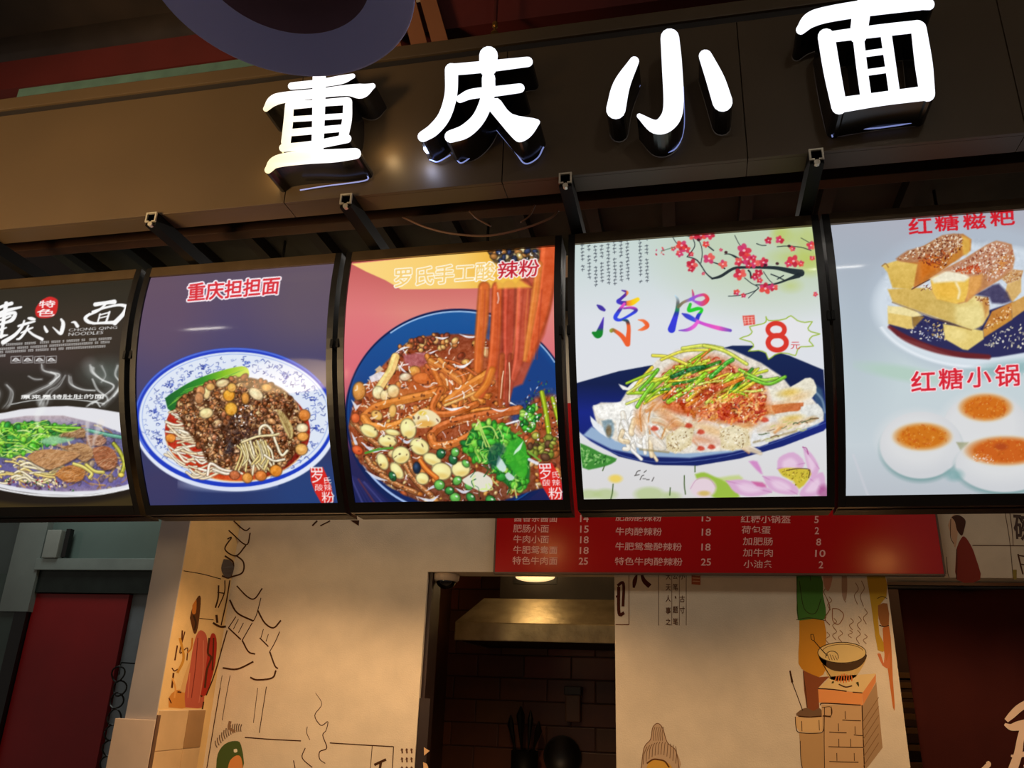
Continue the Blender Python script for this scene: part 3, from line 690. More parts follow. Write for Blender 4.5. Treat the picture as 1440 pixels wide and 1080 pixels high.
# ------------------------------------------------------------------ cold noodles with blossoms
def paint_cold():
    C = Canvas(790, 300, 1180, 730, 1.25, 31)
    g = C.rng
    full = (slice(0, C.h), slice(0, C.w)); one = np.ones((C.h, C.w), np.float32)
    C.blend(full, one, grad([(320, (196, 212, 206)), (380, (204, 216, 216)), (450, (220, 224, 230)), (560, (222, 224, 230)), (700, (216, 214, 214))]))
    C.ell(1080, 350, 130, 80, (190, 206, 172), 0, 0.7, 70)
    for x, y, rx, ry in [(1105, 332, 16, 14), (1135, 345, 16, 30), (1115, 362, 26, 10), (1140, 372, 16, 14), (1112, 402, 10, 6), (1095, 328, 8, 8)]: C.ell(x, y, rx, ry, (184, 198, 92), 0, 0.55, 14)
    # columns of tiny brush text (too small to read)
    for k, (x, ya, yb) in enumerate([(819, 345, 382), (828, 346, 400), (837, 342, 404), (846, 346, 402), (855, 344, 402), (864, 340, 400), (873, 340, 398), (882, 338, 398), (900, 337, 398), (909, 336, 398)]):
        y = ya
        while y < yb:
            if g.random() < 0.84:
                x2 = x+(y-ya)*0.02
                C.line([(x2-2.1, y), (x2+2.0, y-0.5)], 0.9, (44, 50, 62), 0.8); C.line([(x2+g.uniform(-1, 1), y-1.6), (x2+g.uniform(-1.6, 1.6), y+2.0)], 0.9, (44, 50, 62), 0.75)
            y += 4.9
    # branch and blossoms  (crop 940,310 scale 5.686)
    B = lambda pts: [(940+p[0]/5.686, 310+p[1]/5.686) for p in pts]
    DK = (30, 40, 46)
    for pts, w in [([(350, 465), (420, 445), (520, 385), (620, 375), (740, 375), (860, 380), (960, 400), (1060, 420)], [2.6, 4, 4, 3.6, 4, 5, 7, 10]), ([(1040, 440), (960, 470), (880, 500), (800, 515), (700, 515)], [7, 3.4, 2.6, 2, 1.4]),
                   ([(350, 465), (300, 420), (230, 320), (150, 290)], [2.4, 1.6, 1.8, 1.2]), ([(600, 340), (550, 300), (490, 270), (450, 270)], [2.4, 3.2, 1.6, 1]), ([(260, 340), (270, 250), (240, 160), (140, 120)], 1.1), ([(150, 290), (210, 205), (190, 130)], 1.2), ([(30, 125), (60, 175), (100, 210)], 1.0),
                   ([(450, 385), (400, 350), (340, 330)], [2, 1.8, 1]), ([(660, 460), (655, 420), (640, 400)], 2.4), ([(610, 460), (660, 500), (720, 540), (650, 580), (560, 600), (480, 605)], 1.1), ([(705, 185), (740, 198), (780, 200)], 1.2), ([(870, 210), (950, 205), (1060, 215), (1140, 240)], 1.1), ([(530, 120), (560, 180), (590, 220)], 0.9), ([(310, 200), (360, 240)], 1.8), ([(820, 430), (870, 450), (930, 480)], 1.6), ([(870, 470), (920, 440)], 1.4), ([(720, 540), (640, 620)], 0.9), ([(760, 410), (800, 470), (830, 500)], 1.0), ([(1060, 140), (1150, 190)], 0.8)]:
        C.line(B(pts), w, DK, 0.95)
    PK = [(214, 48, 74), (226, 66, 60), (206, 56, 104), (230, 90, 84), (190, 34, 58)]
    def blossom(x, y, r, n=5):
        x, y = 940+x/5.686, 310+y/5.686; r /= 5.686
        a0 = g.uniform(0, 6.28)
        for k in range(n):
            a = a0+k*6.28/n+g.uniform(-.3, .3)
            C.ell(x+r*0.55*math.cos(a), y+r*0.5*math.sin(a), r*0.52, r*0.4, g.choice(PK), math.degrees(a), 0.92, 1.2)
        C.ell(x, y, r*0.22, r*0.18, (246, 214, 214), 0, 0.8)
    for x, y, r in [(105, 200, 44), (140, 230, 34), (90, 265, 30), (200, 120, 40), (260, 118, 46), (330, 115, 40), (325, 305, 46), (190, 350, 44), (180, 390, 26), (435, 350, 36), (605, 240, 56), (560, 330, 36), (630, 310, 46), (680, 300, 26), (760, 335, 40), (690, 345, 40), (570, 430, 50), (720, 420, 34), (690, 450, 30), (775, 545, 48), (840, 535, 34), (545, 575, 26), (600, 600, 20), (800, 160, 30), (890, 155, 34), (990, 225, 24), (1000, 325, 50), (960, 345, 30), (1060, 345, 26), (300, 190, 28), (180, 270, 22), (1140, 200, 36), (40, 225, 20), (1175, 590, 20), (420, 235, 14), (280, 425, 14), (1150, 300, 22), (730, 480, 24), (640, 360, 26)]:
        blossom(x, y, r)
    for x, y in [(775, 357), (240, 155), (460, 255), (965, 205), (870, 345)]: C.ell(940+x/5.686, 310+y/5.686, 2.4, 2.0, (60, 24, 34), 0, 0.9)
    blossom2 = [(762, 286), (780, 281), (800, 284), (790, 290)]
    C.specks([(922, 350), (934, 348), (934, 358), (922, 358)], 8, PK, 1, 2)
    C.line([(930, 353), (940, 350), (948, 348)], 1.2, (90, 130, 110), 0.9)
    # rainbow brush title (crop 800,310 scale 6.353)
    T = lambda pts: [(800+p[0]/6.353, 310+p[1]/6.353) for p in pts]
    def st(pts, w, stops, axis):
        C.line(T(pts), [q/6.353 for q in w], grad([((800 if not axis else 310)+s/6.353, c_) for s, c_ in stops], axis), 1, 1.3, 8)
    BL, PU, GN, OG, YE, PKK = (50, 70, 226), (66, 50, 160), (24, 130, 44), (236, 96, 48), (250, 200, 20), (230, 80, 190)
    st([(255, 758), (285, 780), (315, 800)], [14, 40, 26], [(750, PU), (800, PU)], 1)
    st([(310, 868), (285, 960), (262, 1020), (215, 1005)], [8, 44, 66, 22], [(870, (90, 60, 190)), (960, PU), (990, GN), (1050, GN)], 1)
    st([(475, 625), (520, 645), (470, 695), (440, 725), (500, 740), (560, 735), (615, 705)], [10, 26, 26, 34, 40, 50, 36], [(430, (60, 60, 200)), (505, (90, 40, 150)), (520, (240, 130, 60)), (570, YE), (630, (250, 220, 40))], 0)
    st([(495, 745), (440, 820), (415, 870), (455, 890), (520, 860), (600, 805), (560, 780), (490, 785)], [24, 34, 36, 26, 22, 30, 26, 16], [(770, PKK), (800, PU), (830, BL), (890, BL)], 1)
    st([(480, 890), (520, 900), (535, 960), (530, 1040), (525, 1105)], [12, 30, 34, 42, 46], [(880, (20, 100, 140)), (910, (90, 60, 60)), (940, OG), (1100, OG)], 1)
    st([(380, 985), (400, 980), (470, 1030), (520, 1100)], [36, 30, 40, 44], [(370, (150, 170, 60)), (400, (150, 110, 60)), (430, OG), (520, OG)], 0)
    st([(620, 888), (670, 900), (700, 940), (660, 970), (620, 980)], [8, 30, 40, 30, 8], [(620, (246, 140, 90)), (700, OG)], 0)
    T = lambda pts: [(940+p[0]/5.686, 310+p[1]/5.686) for p in pts]
    def st(pts, w, stops, axis):
        C.line(T(pts), [q/5.686 for q in w], grad([((940 if not axis else 310)+s/5.686, c_) for s, c_ in stops], axis), 1, 1.3, 8)
    st([(55, 600), (75, 640), (70, 720), (50, 790), (25, 870)], [10, 24, 34, 44, 60], [(600, (190, 220, 236)), (660, (110, 110, 110)), (720, (30, 130, 90)), (740, (40, 60, 160)), (780, (60, 60, 220)), (900, (50, 60, 210))], 1)
    st([(80, 690), (120, 655), (180, 630)], [26, 22, 26], [(80, (110, 110, 80)), (130, (150, 130, 110)), (180, (150, 110, 220))], 0)
    st([(190, 555), (198, 590), (200, 640)], [6, 18, 22], [(555, (210, 60, 70)), (600, (190, 80, 160)), (640, (150, 100, 220))], 1)
    st([(180, 630), (230, 605), (285, 595), (310, 630), (270, 665), (215, 650)], [26, 22, 24, 36, 40, 20], [(180, (130, 100, 220)), (240, (190, 80, 190)), (300, (226, 70, 90)), (330, (230, 60, 60))], 0)
    st([(175, 670), (165, 720), (235, 705), (268, 715), (240, 760), (225, 800)], [24, 30, 28, 22, 30, 34], [(650, (60, 190, 60)), (735, (30, 210, 40)), (750, (50, 60, 200)), (800, (50, 60, 200))], 1)
    st([(110, 745), (160, 770), (250, 815), (340, 845), (420, 865), (495, 880)], [10, 40, 26, 30, 34, 24], [(110, (60, 60, 190)), (200, (60, 80, 220)), (240, (200, 80, 210)), (400, (236, 90, 190)), (500, (110, 80, 190))], 0)
    st([(235, 810), (200, 850), (150, 875), (85, 880)], [26, 30, 26, 8], [(80, (110, 80, 200)), (200, (230, 100, 210))], 0)
    # little red seal and price burst
    q = [(1044, 444), (1061, 443), (1062, 456), (1046, 458)]
    C.poly(q, (222, 72, 60), 0.9, 1.2)
    for k in range(3): C.line([(1047+k*5, 446), (1048+k*5, 456)], 0.9, (246, 210, 200), 0.9); C.line([(1046, 447+k*3.5), (1060, 446+k*3.5)], 0.7, (246, 210, 200), 0.8)
    burst = B([(780, 770), (800, 800), (880, 798), (940, 785), (980, 762), (1030, 800), (1090, 815), (1150, 810), (1115, 860), (1140, 890), (1210, 908), (1150, 925), (1125, 965), (1160, 1005), (1060, 1010), (1030, 1040), (1015, 1080), (960, 1065), (900, 1060), (850, 1075), (800, 1110), (780, 1060), (720, 1040), (640, 1045), (680, 1010), (660, 970), (570, 945), (640, 920), (670, 890), (650, 850), (740, 830), (780, 810)])
    # dish
    C.poly([(806, 540), (870, 522), (925, 512), (1030, 486), (1060, 486), (1110, 500), (1158, 520), (1164, 600), (1158, 606), (1100, 628), (1040, 645), (980, 655), (920, 654), (870, 642), (830, 620), (806, 600)], grad([(486, (24, 40, 84)), (540, (20, 32, 76)), (580, (26, 40, 130)), (650, (24, 36, 100))]), 1, 1.4)
    C.line([(808, 602), (840, 626), (890, 645), (950, 650), (1020, 642), (1090, 622), (1162, 594)], 1.2, (90, 110, 170), 0.7)
    C.poly([(1140, 540), (1156, 548), (1162, 590), (1150, 580)], (60, 90, 120), 0.8, 5, 2)
    C.line([(1144, 548), (1156, 562), (1160, 580)], 3, (130, 156, 180), 0.7, 2)
    C.poly(burst, (228, 228, 232), 1, 1.2)
    C.line(burst+burst[:1], 1.5, (150, 180, 50), 0.95, 1.1, 2)
    # liquor and liangpi sheets
    C.poly([(820, 612), (832, 600), (870, 618), (1000, 628), (1060, 620), (1158, 590), (1150, 598), (1090, 618), (1030, 636), (970, 644), (910, 642), (860, 632)], (150, 176, 206), 1, 3)
    WHT = [(232, 236, 240), (222, 226, 232), (240, 238, 232), (214, 222, 232)]
    mound = [(833, 572), (845, 566), (872, 566), (885, 545), (905, 528), (925, 505), (950, 492), (990, 484), (1030, 492), (1070, 510), (1100, 530), (1112, 545), (1140, 532), (1148, 545), (1142, 560), (1158, 580), (1158, 592), (1100, 616), (1050, 632), (960, 638), (905, 632), (865, 620), (840, 600)]
    C.poly(mound, (226, 218, 204), 1, 2.5)
    for pts in ([(834, 570), (868, 566), (900, 560), (905, 600), (895, 625), (868, 612), (866, 592), (842, 588)], [(830, 585), (842, 596), (862, 612), (855, 616), (834, 600)], [(880, 548), (892, 536), (900, 538), (896, 546)], [(870, 540), (880, 544), (886, 548), (876, 548)]): C.poly(pts, g.choice(WHT), 1, 1.6, 2)
    C.poly([(846, 592), (860, 590), (864, 604), (858, 618), (850, 606)], (110, 140, 156), 0.8, 3, 2); C.ell(856, 606, 4, 8, (110, 86, 50), 0, 0.8, 3)
    for k in range(34):
        x, y = g.uniform(875, 960), g.uniform(560, 620)
        C.noodle([(x, y), (x+g.uniform(-6, 6), y+g.uniform(6, 16)), (x+g.uniform(-4, 14), y+g.uniform(14, 32))], g.uniform(3, 7), g.choice([(236, 228, 214), (240, 236, 228), (228, 206, 170)]), 0.72, 1.05)
    for pts in ([(905, 560), (900, 580), (902, 606)], [(918, 566), (912, 590), (914, 610)], [(940, 580), (936, 600), (930, 616)]): C.line(pts, 2.2, (206, 130, 60), 0.75, 1.8)
    C.grain(C.mask_poly(mound, 5), 26, 7, 35)
    for k in range(40):
        x, y = g.uniform(890, 1090), g.uniform(545, 625)
        a = math.radians(g.uniform(-40, 60)); L = g.uniform(18, 44); w = g.uniform(7, 15)
        P = [(x, y), (x+L*math.cos(a)*0.5, y+L*math.sin(a)*0.5-4), (x+L*math.cos(a), y+L*math.sin(a)*0.7)]
        cc = g.choice([(238, 226, 206), (232, 210, 176), (228, 190, 140), (240, 236, 230), (220, 160, 100)])
        C.line(P, [w*0.6, w, w*0.5], np.asarray(cc)*0.7, 0.5, 3); C.line(P, [w*0.5, w*0.9, w*0.4], cc, 0.8, 3)
        C.line([(p[0], p[1]-w*0.28) for p in P], 1.4, (250, 246, 238), 0.7, 1.6)
        if g.random() < 0.5: C.line([(p[0], p[1]+w*0.25) for p in P], 2.2, (206, 110, 50), 0.5, 3)
    # right-hand sheets
    for pts, cc in [([(1058, 530), (1064, 545), (1100, 562), (1060, 566)], (236, 230, 218)), ([(1075, 548), (1110, 545), (1132, 532), (1144, 534), (1148, 552), (1132, 562), (1095, 564)], (232, 226, 206)), ([(1085, 570), (1130, 566), (1120, 580), (1090, 582)], (200, 110, 60)), ([(1090, 582), (1126, 578), (1128, 594), (1095, 600)], (226, 220, 206)), ([(1126, 572), (1150, 568), (1158, 584), (1146, 596), (1128, 588)], (222, 222, 216)), ([(1060, 596), (1090, 586), (1092, 604), (1060, 614)], (224, 220, 216)), ([(1058, 610), (1082, 606), (1080, 624), (1056, 628)], (226, 226, 226)), ([(980, 590), (1010, 596), (1015, 625), (985, 632)], (232, 222, 214))]:
        C.poly(pts, cc, 1, 1.8, 2)
    C.ell(1110, 552, 14, 5, (222, 180, 60), -10, 0.7, 6); C.ell(1114, 588, 14, 4, (222, 186, 80), -8, 0.7, 5); C.ell(1140, 590, 8, 4, (190, 150, 90), -20, 0.7, 4)
    for x, y, rx, ry, r in [(930, 575, 26, 8, 30), (950, 600, 20, 6, 40), (1000, 605, 26, 7, 20), (1045, 600, 20, 8, -20), (1075, 575, 24, 7, -10), (1100, 598, 24, 5, -12), (900, 590, 8, 18, 0), (985, 618, 24, 5, 10), (1120, 560, 16, 5, -20)]: C.ell(x, y, rx, ry, g.choice([(222, 140, 70), (206, 110, 52), (228, 170, 90)]), r, 0.55, 9)
    # toppings: cucumber, carrot, chilli
    CH = [(206, 84, 36), (190, 58, 30), (224, 120, 50), (170, 44, 30), (236, 150, 70)]
    top = [(930, 530), (950, 512), (1000, 500), (1050, 520), (1075, 545), (1080, 580), (1060, 596), (1020, 590), (985, 590), (950, 575), (925, 560)]
    C.poly(top, (206, 96, 44), 0.75, 14, 2)
    C.crumbs(top, 150, CH, 1.5, 4, 0.65, 1.2, 0.7)
    C.dashes(top, 220, CH+[(240, 190, 120), (150, 40, 30), (248, 214, 160)], 4, 12, 2.2, (-20, 30), 0.75)
    for k in range(90):
        x, y = g.uniform(900, 1060), g.uniform(495, 560); a = math.radians(g.gauss(-28, 16)); L = g.uniform(22, 52)
        if y < 498+abs(x-985)*0.38: continue
        cc = g.choice([(150, 190, 40), (110, 176, 44), (196, 206, 60), (226, 196, 60), (226, 120, 50), (60, 130, 44), (206, 216, 100)])
        C.noodle([(x-L/2*math.cos(a), y-L/2*math.sin(a)), (x, y+g.uniform(-2, 2)), (x+L/2*math.cos(a), y+L/2*math.sin(a))], g.uniform(2, 4.2), cc, 0.6, 1.15)
    for pts, w in [([(918, 500), (940, 502), (965, 512)], 3.5), ([(930, 506), (960, 494), (995, 492)], 3), ([(960, 490), (990, 486), (1016, 490)], 4), ([(990, 486), (1020, 494), (1050, 512)], 4)]: C.noodle(pts, w, g.choice([(216, 206, 70), (196, 206, 80)]), 0.6)
    for pts, cc, w in [([(940, 565), (970, 545), (992, 526)], (132, 190, 40), 6), ([(948, 560), (966, 548), (984, 534)], (170, 206, 60), 4), ([(1000, 530), (1020, 512), (1030, 506)], (70, 160, 50), 5), ([(896, 572), (906, 556), (918, 540)], (120, 186, 50), 4.5), ([(966, 570), (1000, 550), (1045, 532)], (222, 126, 44), 5), ([(1040, 520), (1070, 534), (1094, 532)], (140, 190, 60), 4), ([(1050, 530), (1080, 540), (1104, 530)], (110, 176, 50), 4), ([(900, 548), (912, 536), (925, 520)], (96, 170, 40), 4), ([(945, 530), (970, 520), (990, 516)], (36, 100, 50), 5)]:
        C.noodle(pts, w, cc, 0.55, 1.25)
    C.ell(1000, 550, 22, 9, (170, 50, 34), -18, 0.75, 8); C.ell(1028, 580, 20, 16, (196, 70, 30), 0, 0.6, 10); C.ell(955, 575, 18, 7, (196, 80, 30), 15, 0.7, 6); C.ell(1036, 575, 7, 9, (96, 56, 50), -30, 0.7, 5)
    C.specks(top, 130, [(255, 236, 214), (246, 200, 150), (140, 30, 26), (250, 250, 240), (230, 160, 70)], 0.7, 1.7)
    C.dashes([(995, 556), (1072, 552), (1078, 592), (1010, 594)], 110, [(236, 160, 80), (196, 70, 36), (246, 200, 130), (170, 44, 30), (226, 110, 50)], 3, 9, 2.4, None, 0.8)
    C.specks([(940, 540), (1000, 540), (1010, 560), (950, 570)], 60, [(150, 30, 28), (250, 220, 200), (190, 60, 36), (250, 244, 236)], 0.8, 2.0)
    for blk in ([(936, 614), (958, 600), (976, 604), (972, 626), (950, 638), (938, 632)], [(1012, 604), (1032, 598), (1052, 604), (1056, 626), (1030, 634), (1014, 630)]):
        C.poly(blk, (222, 206, 164), 1, 2.5, 0); C.poly([(x*0.7+np.mean([p[0] for p in blk])*0.3, y*0.7+np.mean([p[1] for p in blk])*0.3-3) for x, y in blk], (238, 228, 198), 0.7, 6, 2)
        C.specks(blk, 44, [(150, 120, 76), (176, 146, 96), (120, 92, 60)], 0.7, 1.7, 0.7); C.specks(blk, 20, [(250, 244, 226)], 0.7, 1.5)
    for x, y in [(968, 598), (985, 607), (985, 630), (1000, 628), (920, 602), (1075, 590)]: C.poly([(x-5, y+2), (x-2, y-3), (x+4, y-2), (x+6, y+2), (x, y+4)], (196, 56, 34), 0.85, 2.5, 2)
    for pts in ([(900, 632), (920, 634), (940, 636)], [(1060, 622), (1090, 614), (1120, 606)]): C.line(pts, 3, (150, 130, 80), 0.6, 2)
    C.dashes([(1070, 600), (1150, 582), (1150, 600), (1075, 622)], 26, [(96, 110, 80), (196, 200, 120), (120, 90, 60), (236, 236, 230)], 5, 14, 1.6, (-15, 10))
    C.grain(C.mask_poly(top, 8), 44, 4.5, 37); C.grain(C.mask_poly(mound, 5), 20, 4, 39)
    # price
    def ellr(cx, cy, rx, ry, w): C.ring(cx, cy, rx-w/2, ry-w/2, w, (216, 56, 44), 1, 1.2)
    ellr(1091.5, 463.5, 15.0, 12.2, 6.6); ellr(1093, 482.0, 16.4, 13.8, 7.2)
    C.text('元', rq(1112, 481, 1125, 491), (206, 56, 60), bold=0.2)
    # lotus border along the foot (crop 800,600 scale 3.892)
    Lp = lambda pts: [(800+p[0]/3.892, 600+p[1]/3.892) for p in pts]
    C.poly(Lp([(62, 90), (110, 110), (190, 150), (262, 175), (230, 205), (150, 228), (75, 225)]), (64, 136, 54), 1, 2, 2)
    C.specks(Lp([(66, 110), (200, 160), (230, 190), (80, 215)]), 60, [(110, 176, 90), (36, 90, 40), (150, 200, 120)], 1, 2.6)
    for x, y, w, h in [(110, 370, 60, 26), (200, 370, 60, 30), (440, 370, 80, 40), (560, 380, 50, 24)]: C.ell(800+x/3.892, 600+y/3.892, w/3.892, h/3.892, (176, 196, 130), 0, 0.7, 5)
    C.poly(Lp([(690, 260), (740, 250), (800, 275), (860, 300), (935, 385), (800, 390), (720, 330)]), (150, 186, 60), 0.95, 3, 3)
    C.poly(Lp([(820, 280), (930, 265), (950, 300), (880, 310)]), (190, 206, 120), 0.8, 4, 2)
    C.ell(800+735/3.892, 600+335/3.892, 70/3.892, 55/3.892, (226, 206, 216), 0, 1, 4); C.ell(800+740/3.892, 600+365/3.892, 32/3.892, 14/3.892, (206, 176, 80), 0, 0.8, 3)
    C.line(Lp([(665, 340), (700, 290), (760, 280), (805, 330)]), 1.0, (196, 150, 180), 0.8)
    for pts in ([(242, 315), (238, 360), (230, 395)], [(690, 215), (690, 248)], [(632, 268), (632, 320), (638, 370)], [(555, 335), (552, 375)], [(185, 240), (195, 215)]): C.line(Lp(pts), 1.6, (66, 92, 44), 0.9)
    C.ell(800+255/3.892, 600+285/3.892, 36/3.892, 22/3.892, (236, 206, 90), 0, 0.9, 4)
    PL = (214, 170, 206)
    for pts in ([(860, 296), (960, 290), (1080, 330), (1110, 360), (1000, 382), (910, 360)], [(1060, 270), (1150, 275), (1240, 320), (1250, 370), (1150, 365), (1090, 330)], [(1140, 230), (1150, 170), (1230, 140), (1290, 200), (1240, 260), (1170, 260)], [(1280, 110), (1330, 150), (1370, 230), (1330, 290), (1300, 200)], [(1320, 285), (1390, 250), (1398, 350), (1320, 385), (1260, 370)]):
        C.poly(Lp(pts), PL, 1, 2.5, 3); P = Lp(pts); C.line([P[0], P[len(P)//2]], 0.8, (176, 96, 160), 0.6, 2)
        C.poly([mixc(p, np.mean(P, 0).tolist()+[0], 0.45)[:2] if False else (p[0]*0.55+np.mean(P, 0)[0]*0.45, p[1]*0.55+np.mean(P, 0)[1]*0.45) for p in P], (232, 206, 226), 0.8, 5, 3)
    C.poly(Lp([(985, 190), (1030, 190), (1060, 260), (1030, 240)]), (206, 120, 190), 0.8, 3, 2)
    C.poly(Lp([(1000, 300), (1060, 305), (1080, 330), (1030, 325)]), (200, 90, 150), 0.85, 3, 2)
    C.poly(Lp([(1145, 235), (1190, 225), (1320, 235), (1310, 290), (1260, 340), (1230, 300), (1170, 270)]), (206, 186, 60), 1, 2.5, 2)
    C.specks(Lp([(1150, 235), (1320, 235), (1300, 300), (1240, 320)]), 50, [(120, 90, 30), (236, 216, 90), (150, 140, 40)], 0.7, 1.6)
    C.line(Lp([(1190, 240), (1250, 230), (1315, 235), (1312, 280)]), 1.2, (60, 34, 24), 0.9); C.line(Lp([(1280, 112), (1300, 118), (1310, 150)]), 1.2, (150, 40, 110), 0.8)
    C.ell(1158, 692, 8, 10, (160, 70, 130), 0, 0.7, 6)
    for pts in ([(365, 265), (375, 245), (390, 240)], [(360, 268), (385, 262)], [(390, 290), (400, 270), (410, 265)], [(405, 285), (420, 285)], [(425, 290), (440, 290)], [(455, 298), (465, 278)], [(412, 250), (424, 240)]): C.line(Lp(pts), 1.1, (50, 46, 44), 0.85)
    return C

# ------------------------------------------------------------------ sugared rice sticks and buns
def paint_sugar():
    C = Canvas(1150, 250, 1570, 730, 1.25, 41)
    g = C.rng
    full = (slice(0, C.h), slice(0, C.w)); one = np.ones((C.h, C.w), np.float32)
    C.blend(full, one, grad([(290, (172, 174, 186)), (360, (170, 178, 190)), (430, (184, 196, 206)), (520, (196, 210, 214)), (620, (198, 208, 214)), (700, (184, 190, 198))]))
    C.ell(1205, 450, 40, 110, (160, 172, 186), 0, 0.4, 60)
    # plate
    C.ell(1375, 420, 150, 105, (178, 190, 204), 0, 0.7, 18)
    C.ell(1380, 430, 150, 86, (214, 224, 232), 0, 0.95, 10)
    C.ell(1385, 424, 146, 76, (204, 214, 226), 0, 0.8, 14)
    C.ring(1380, 430, 150, 86, 4, (236, 242, 248), 0.8, 4, 20, 160)
    C.ell(1270, 525, 60, 10, (176, 204, 188), 10, 0.8, 8); C.ell(1420, 518, 60, 10, (140, 178, 180), -8, 0.8, 10)
    # syrup
    C.poly([(1250, 456), (1290, 440), (1340, 452), (1440, 420), (1560, 400), (1560, 470), (1440, 496), (1380, 504), (1340, 500), (1300, 484), (1262, 472)], (44, 44, 88), 1, 2.5, 2)
    C.line([(1251, 460), (1275, 476), (1310, 490), (1345, 498), (1390, 502)], [5, 9, 9, 8, 7], (110, 34, 36), 0.9, 3)
    C.specks([(1262, 452), (1310, 458), (1330, 484), (1290, 478)], 50, [(200, 206, 220), (236, 230, 214), (90, 96, 130)], 0.8, 2.0)
    C.specks([(1300, 450), (1330, 452), (1330, 478), (1305, 470)], 40, [(150, 120, 70), (206, 180, 120), (236, 226, 196)], 0.8, 2.2)
    C.specks([(1380, 486), (1400, 468), (1470, 440), (1560, 440), (1560, 476), (1440, 492)], 260, [(226, 220, 196), (206, 196, 164), (240, 236, 220), (150, 146, 140), (236, 226, 190)], 0.9, 2.4)
    # crop 1220,290 scale 5.14
    S = lambda pts: [(1220+p[0]/5.14, 290+p[1]/5.14) for p in pts]
    def stick(top, front, side, tc, fc, sc):
        if side: C.poly(S(side), sc, 1, 2.2, 0)
        if front: C.poly(S(front), fc, 1, 2.2, 0)
        if top: C.poly(S(top), tc, 1, 2.2, 0)
    YL, YD_, CRM = (226, 196, 112), (206, 168, 84), (238, 222, 172)
    # back right piece
    stick([(940, 500), (1040, 455), (1125, 465), (1110, 520), (1010, 560)], [(1010, 560), (1110, 520), (1110, 620), (1050, 690), (985, 660)], None, (200, 150, 96), (214, 176, 110), None)
    C.specks(S([(950, 500), (1040, 458), (1120, 470), (1090, 540), (1000, 560)]), 70, [(236, 220, 190), (150, 96, 60), (206, 170, 130)], 0.7, 1.8)
    # bottom left piece
    stick([(145, 720), (300, 730), (400, 790), (330, 800), (150, 770)], [(145, 740), (320, 780), (330, 885), (290, 888), (148, 850)], [(320, 780), (410, 800), (330, 885)], (236, 220, 160), YL, (150, 116, 60))
    # bottom right long piece
    stick([(840, 880), (900, 760), (1050, 690), (1040, 790)], [(545, 850), (835, 900), (840, 960), (725, 1040), (690, 1035), (560, 960)], [(835, 890), (1045, 770), (1045, 820), (840, 950)], (196, 130, 60), (226, 202, 120), (200, 140, 60))
    C.poly(S([(1040, 700), (1131, 650), (1180, 640), (1180, 720), (1045, 815)]), (206, 156, 84), 1, 2)
    C.specks(S([(860, 840), (1040, 710), (1040, 790), (860, 900)]), 50, [(240, 214, 170), (150, 80, 40), (226, 170, 100)], 0.8, 2.0)
    C.ell(1220+640/5.14, 290+930/5.14, 14, 9, (240, 222, 150), 10, 0.6, 8)
    # long middle piece
    C.poly(S([(145, 600), (330, 590), (480, 590), (870, 660), (880, 780), (830, 860), (770, 890), (740, 890), (400, 770), (180, 690)]), grad([(1245, (214, 178, 92)), (1330, (206, 176, 96)), (1375, (232, 214, 140)), (1392, (222, 170, 90))], 0), 1, 2.4)
    C.poly(S([(640, 720), (830, 720), (860, 780), (800, 880), (740, 885), (640, 830)]), (236, 220, 150), 0.8, 8, 2)
    C.line(S([(180, 695), (400, 775), (600, 850), (750, 895)]), 1.6, (130, 90, 40), 0.7, 2)
    C.poly(S([(780, 660), (870, 655), (880, 740), (850, 800), (830, 700)]), (190, 130, 66), 0.8, 4)
    C.specks(S([(770, 650), (870, 655), (878, 720), (800, 690)]), 40, [(240, 220, 180), (150, 90, 50)], 0.8, 2)
    # top left stick
    C.poly(S([(105, 430), (140, 415), (220, 390), (370, 400), (360, 560), (310, 600), (180, 590), (145, 480)]), grad([(380/5.14+290, (224, 190, 100)), (600/5.14+290, (212, 176, 84))]), 1, 2.4, 0)
    C.poly(S([(215, 390), (300, 330), (400, 290), (540, 215), (690, 200), (750, 240), (745, 320), (600, 420), (520, 480), (400, 560), (330, 600), (360, 420)]), (188, 116, 52), 1, 2.5)
    C.poly(S([(205, 380), (290, 320), (420, 285), (540, 210), (690, 205), (660, 300), (520, 370), (370, 405), (240, 400)]), (176, 122, 84), 1, 3, 2)
    C.poly(S([(380, 400), (500, 350), (520, 440), (440, 500), (380, 540)]), (206, 112, 30), 0.85, 8, 2)
    C.poly(S([(680, 215), (740, 240), (735, 330), (690, 350)]), (222, 176, 80), 0.9, 4, 2); C.poly(S([(600, 330), (670, 290), (660, 380), (600, 400)]), (196, 130, 50), 0.8, 6, 2)
    C.specks(S([(225, 385), (300, 325), (420, 285), (540, 212), (680, 208), (690, 290), (600, 380), (540, 460), (500, 420), (400, 380)]), 330, [(236, 222, 196), (222, 200, 170), (120, 56, 34), (150, 80, 50), (240, 232, 214), (96, 44, 30)], 0.7, 2.0)
    C.specks(S([(340, 380), (560, 300), (620, 320), (520, 450), (420, 420)]), 60, [(130, 50, 26), (190, 90, 40), (96, 40, 26)], 1, 2.4)
    C.line(S([(105, 432), (130, 415), (150, 440)]), 2.0, (150, 104, 50), 0.7); C.line(S([(320, 600), (400, 555), (470, 520)]), 1.4, (70, 40, 40), 0.8)
    C.specks(S([(380, 570), (470, 570), (470, 610), (390, 605)]), 22, [(240, 220, 200), (110, 60, 50)], 0.8, 2)
    # dark hollow
    C.poly(S([(760, 640), (850, 600), (950, 560), (1040, 690), (900, 700), (880, 660)]), (60, 54, 90), 0.9, 4, 2)
    # top right stick
    C.poly(S([(455, 520), (560, 450), (700, 380), (860, 280), (930, 250), (1040, 275), (1065, 380), (1050, 450), (960, 530), (860, 590), (780, 640), (720, 690), (660, 705), (500, 670), (470, 620)]), (190, 132, 86), 1, 2.5)
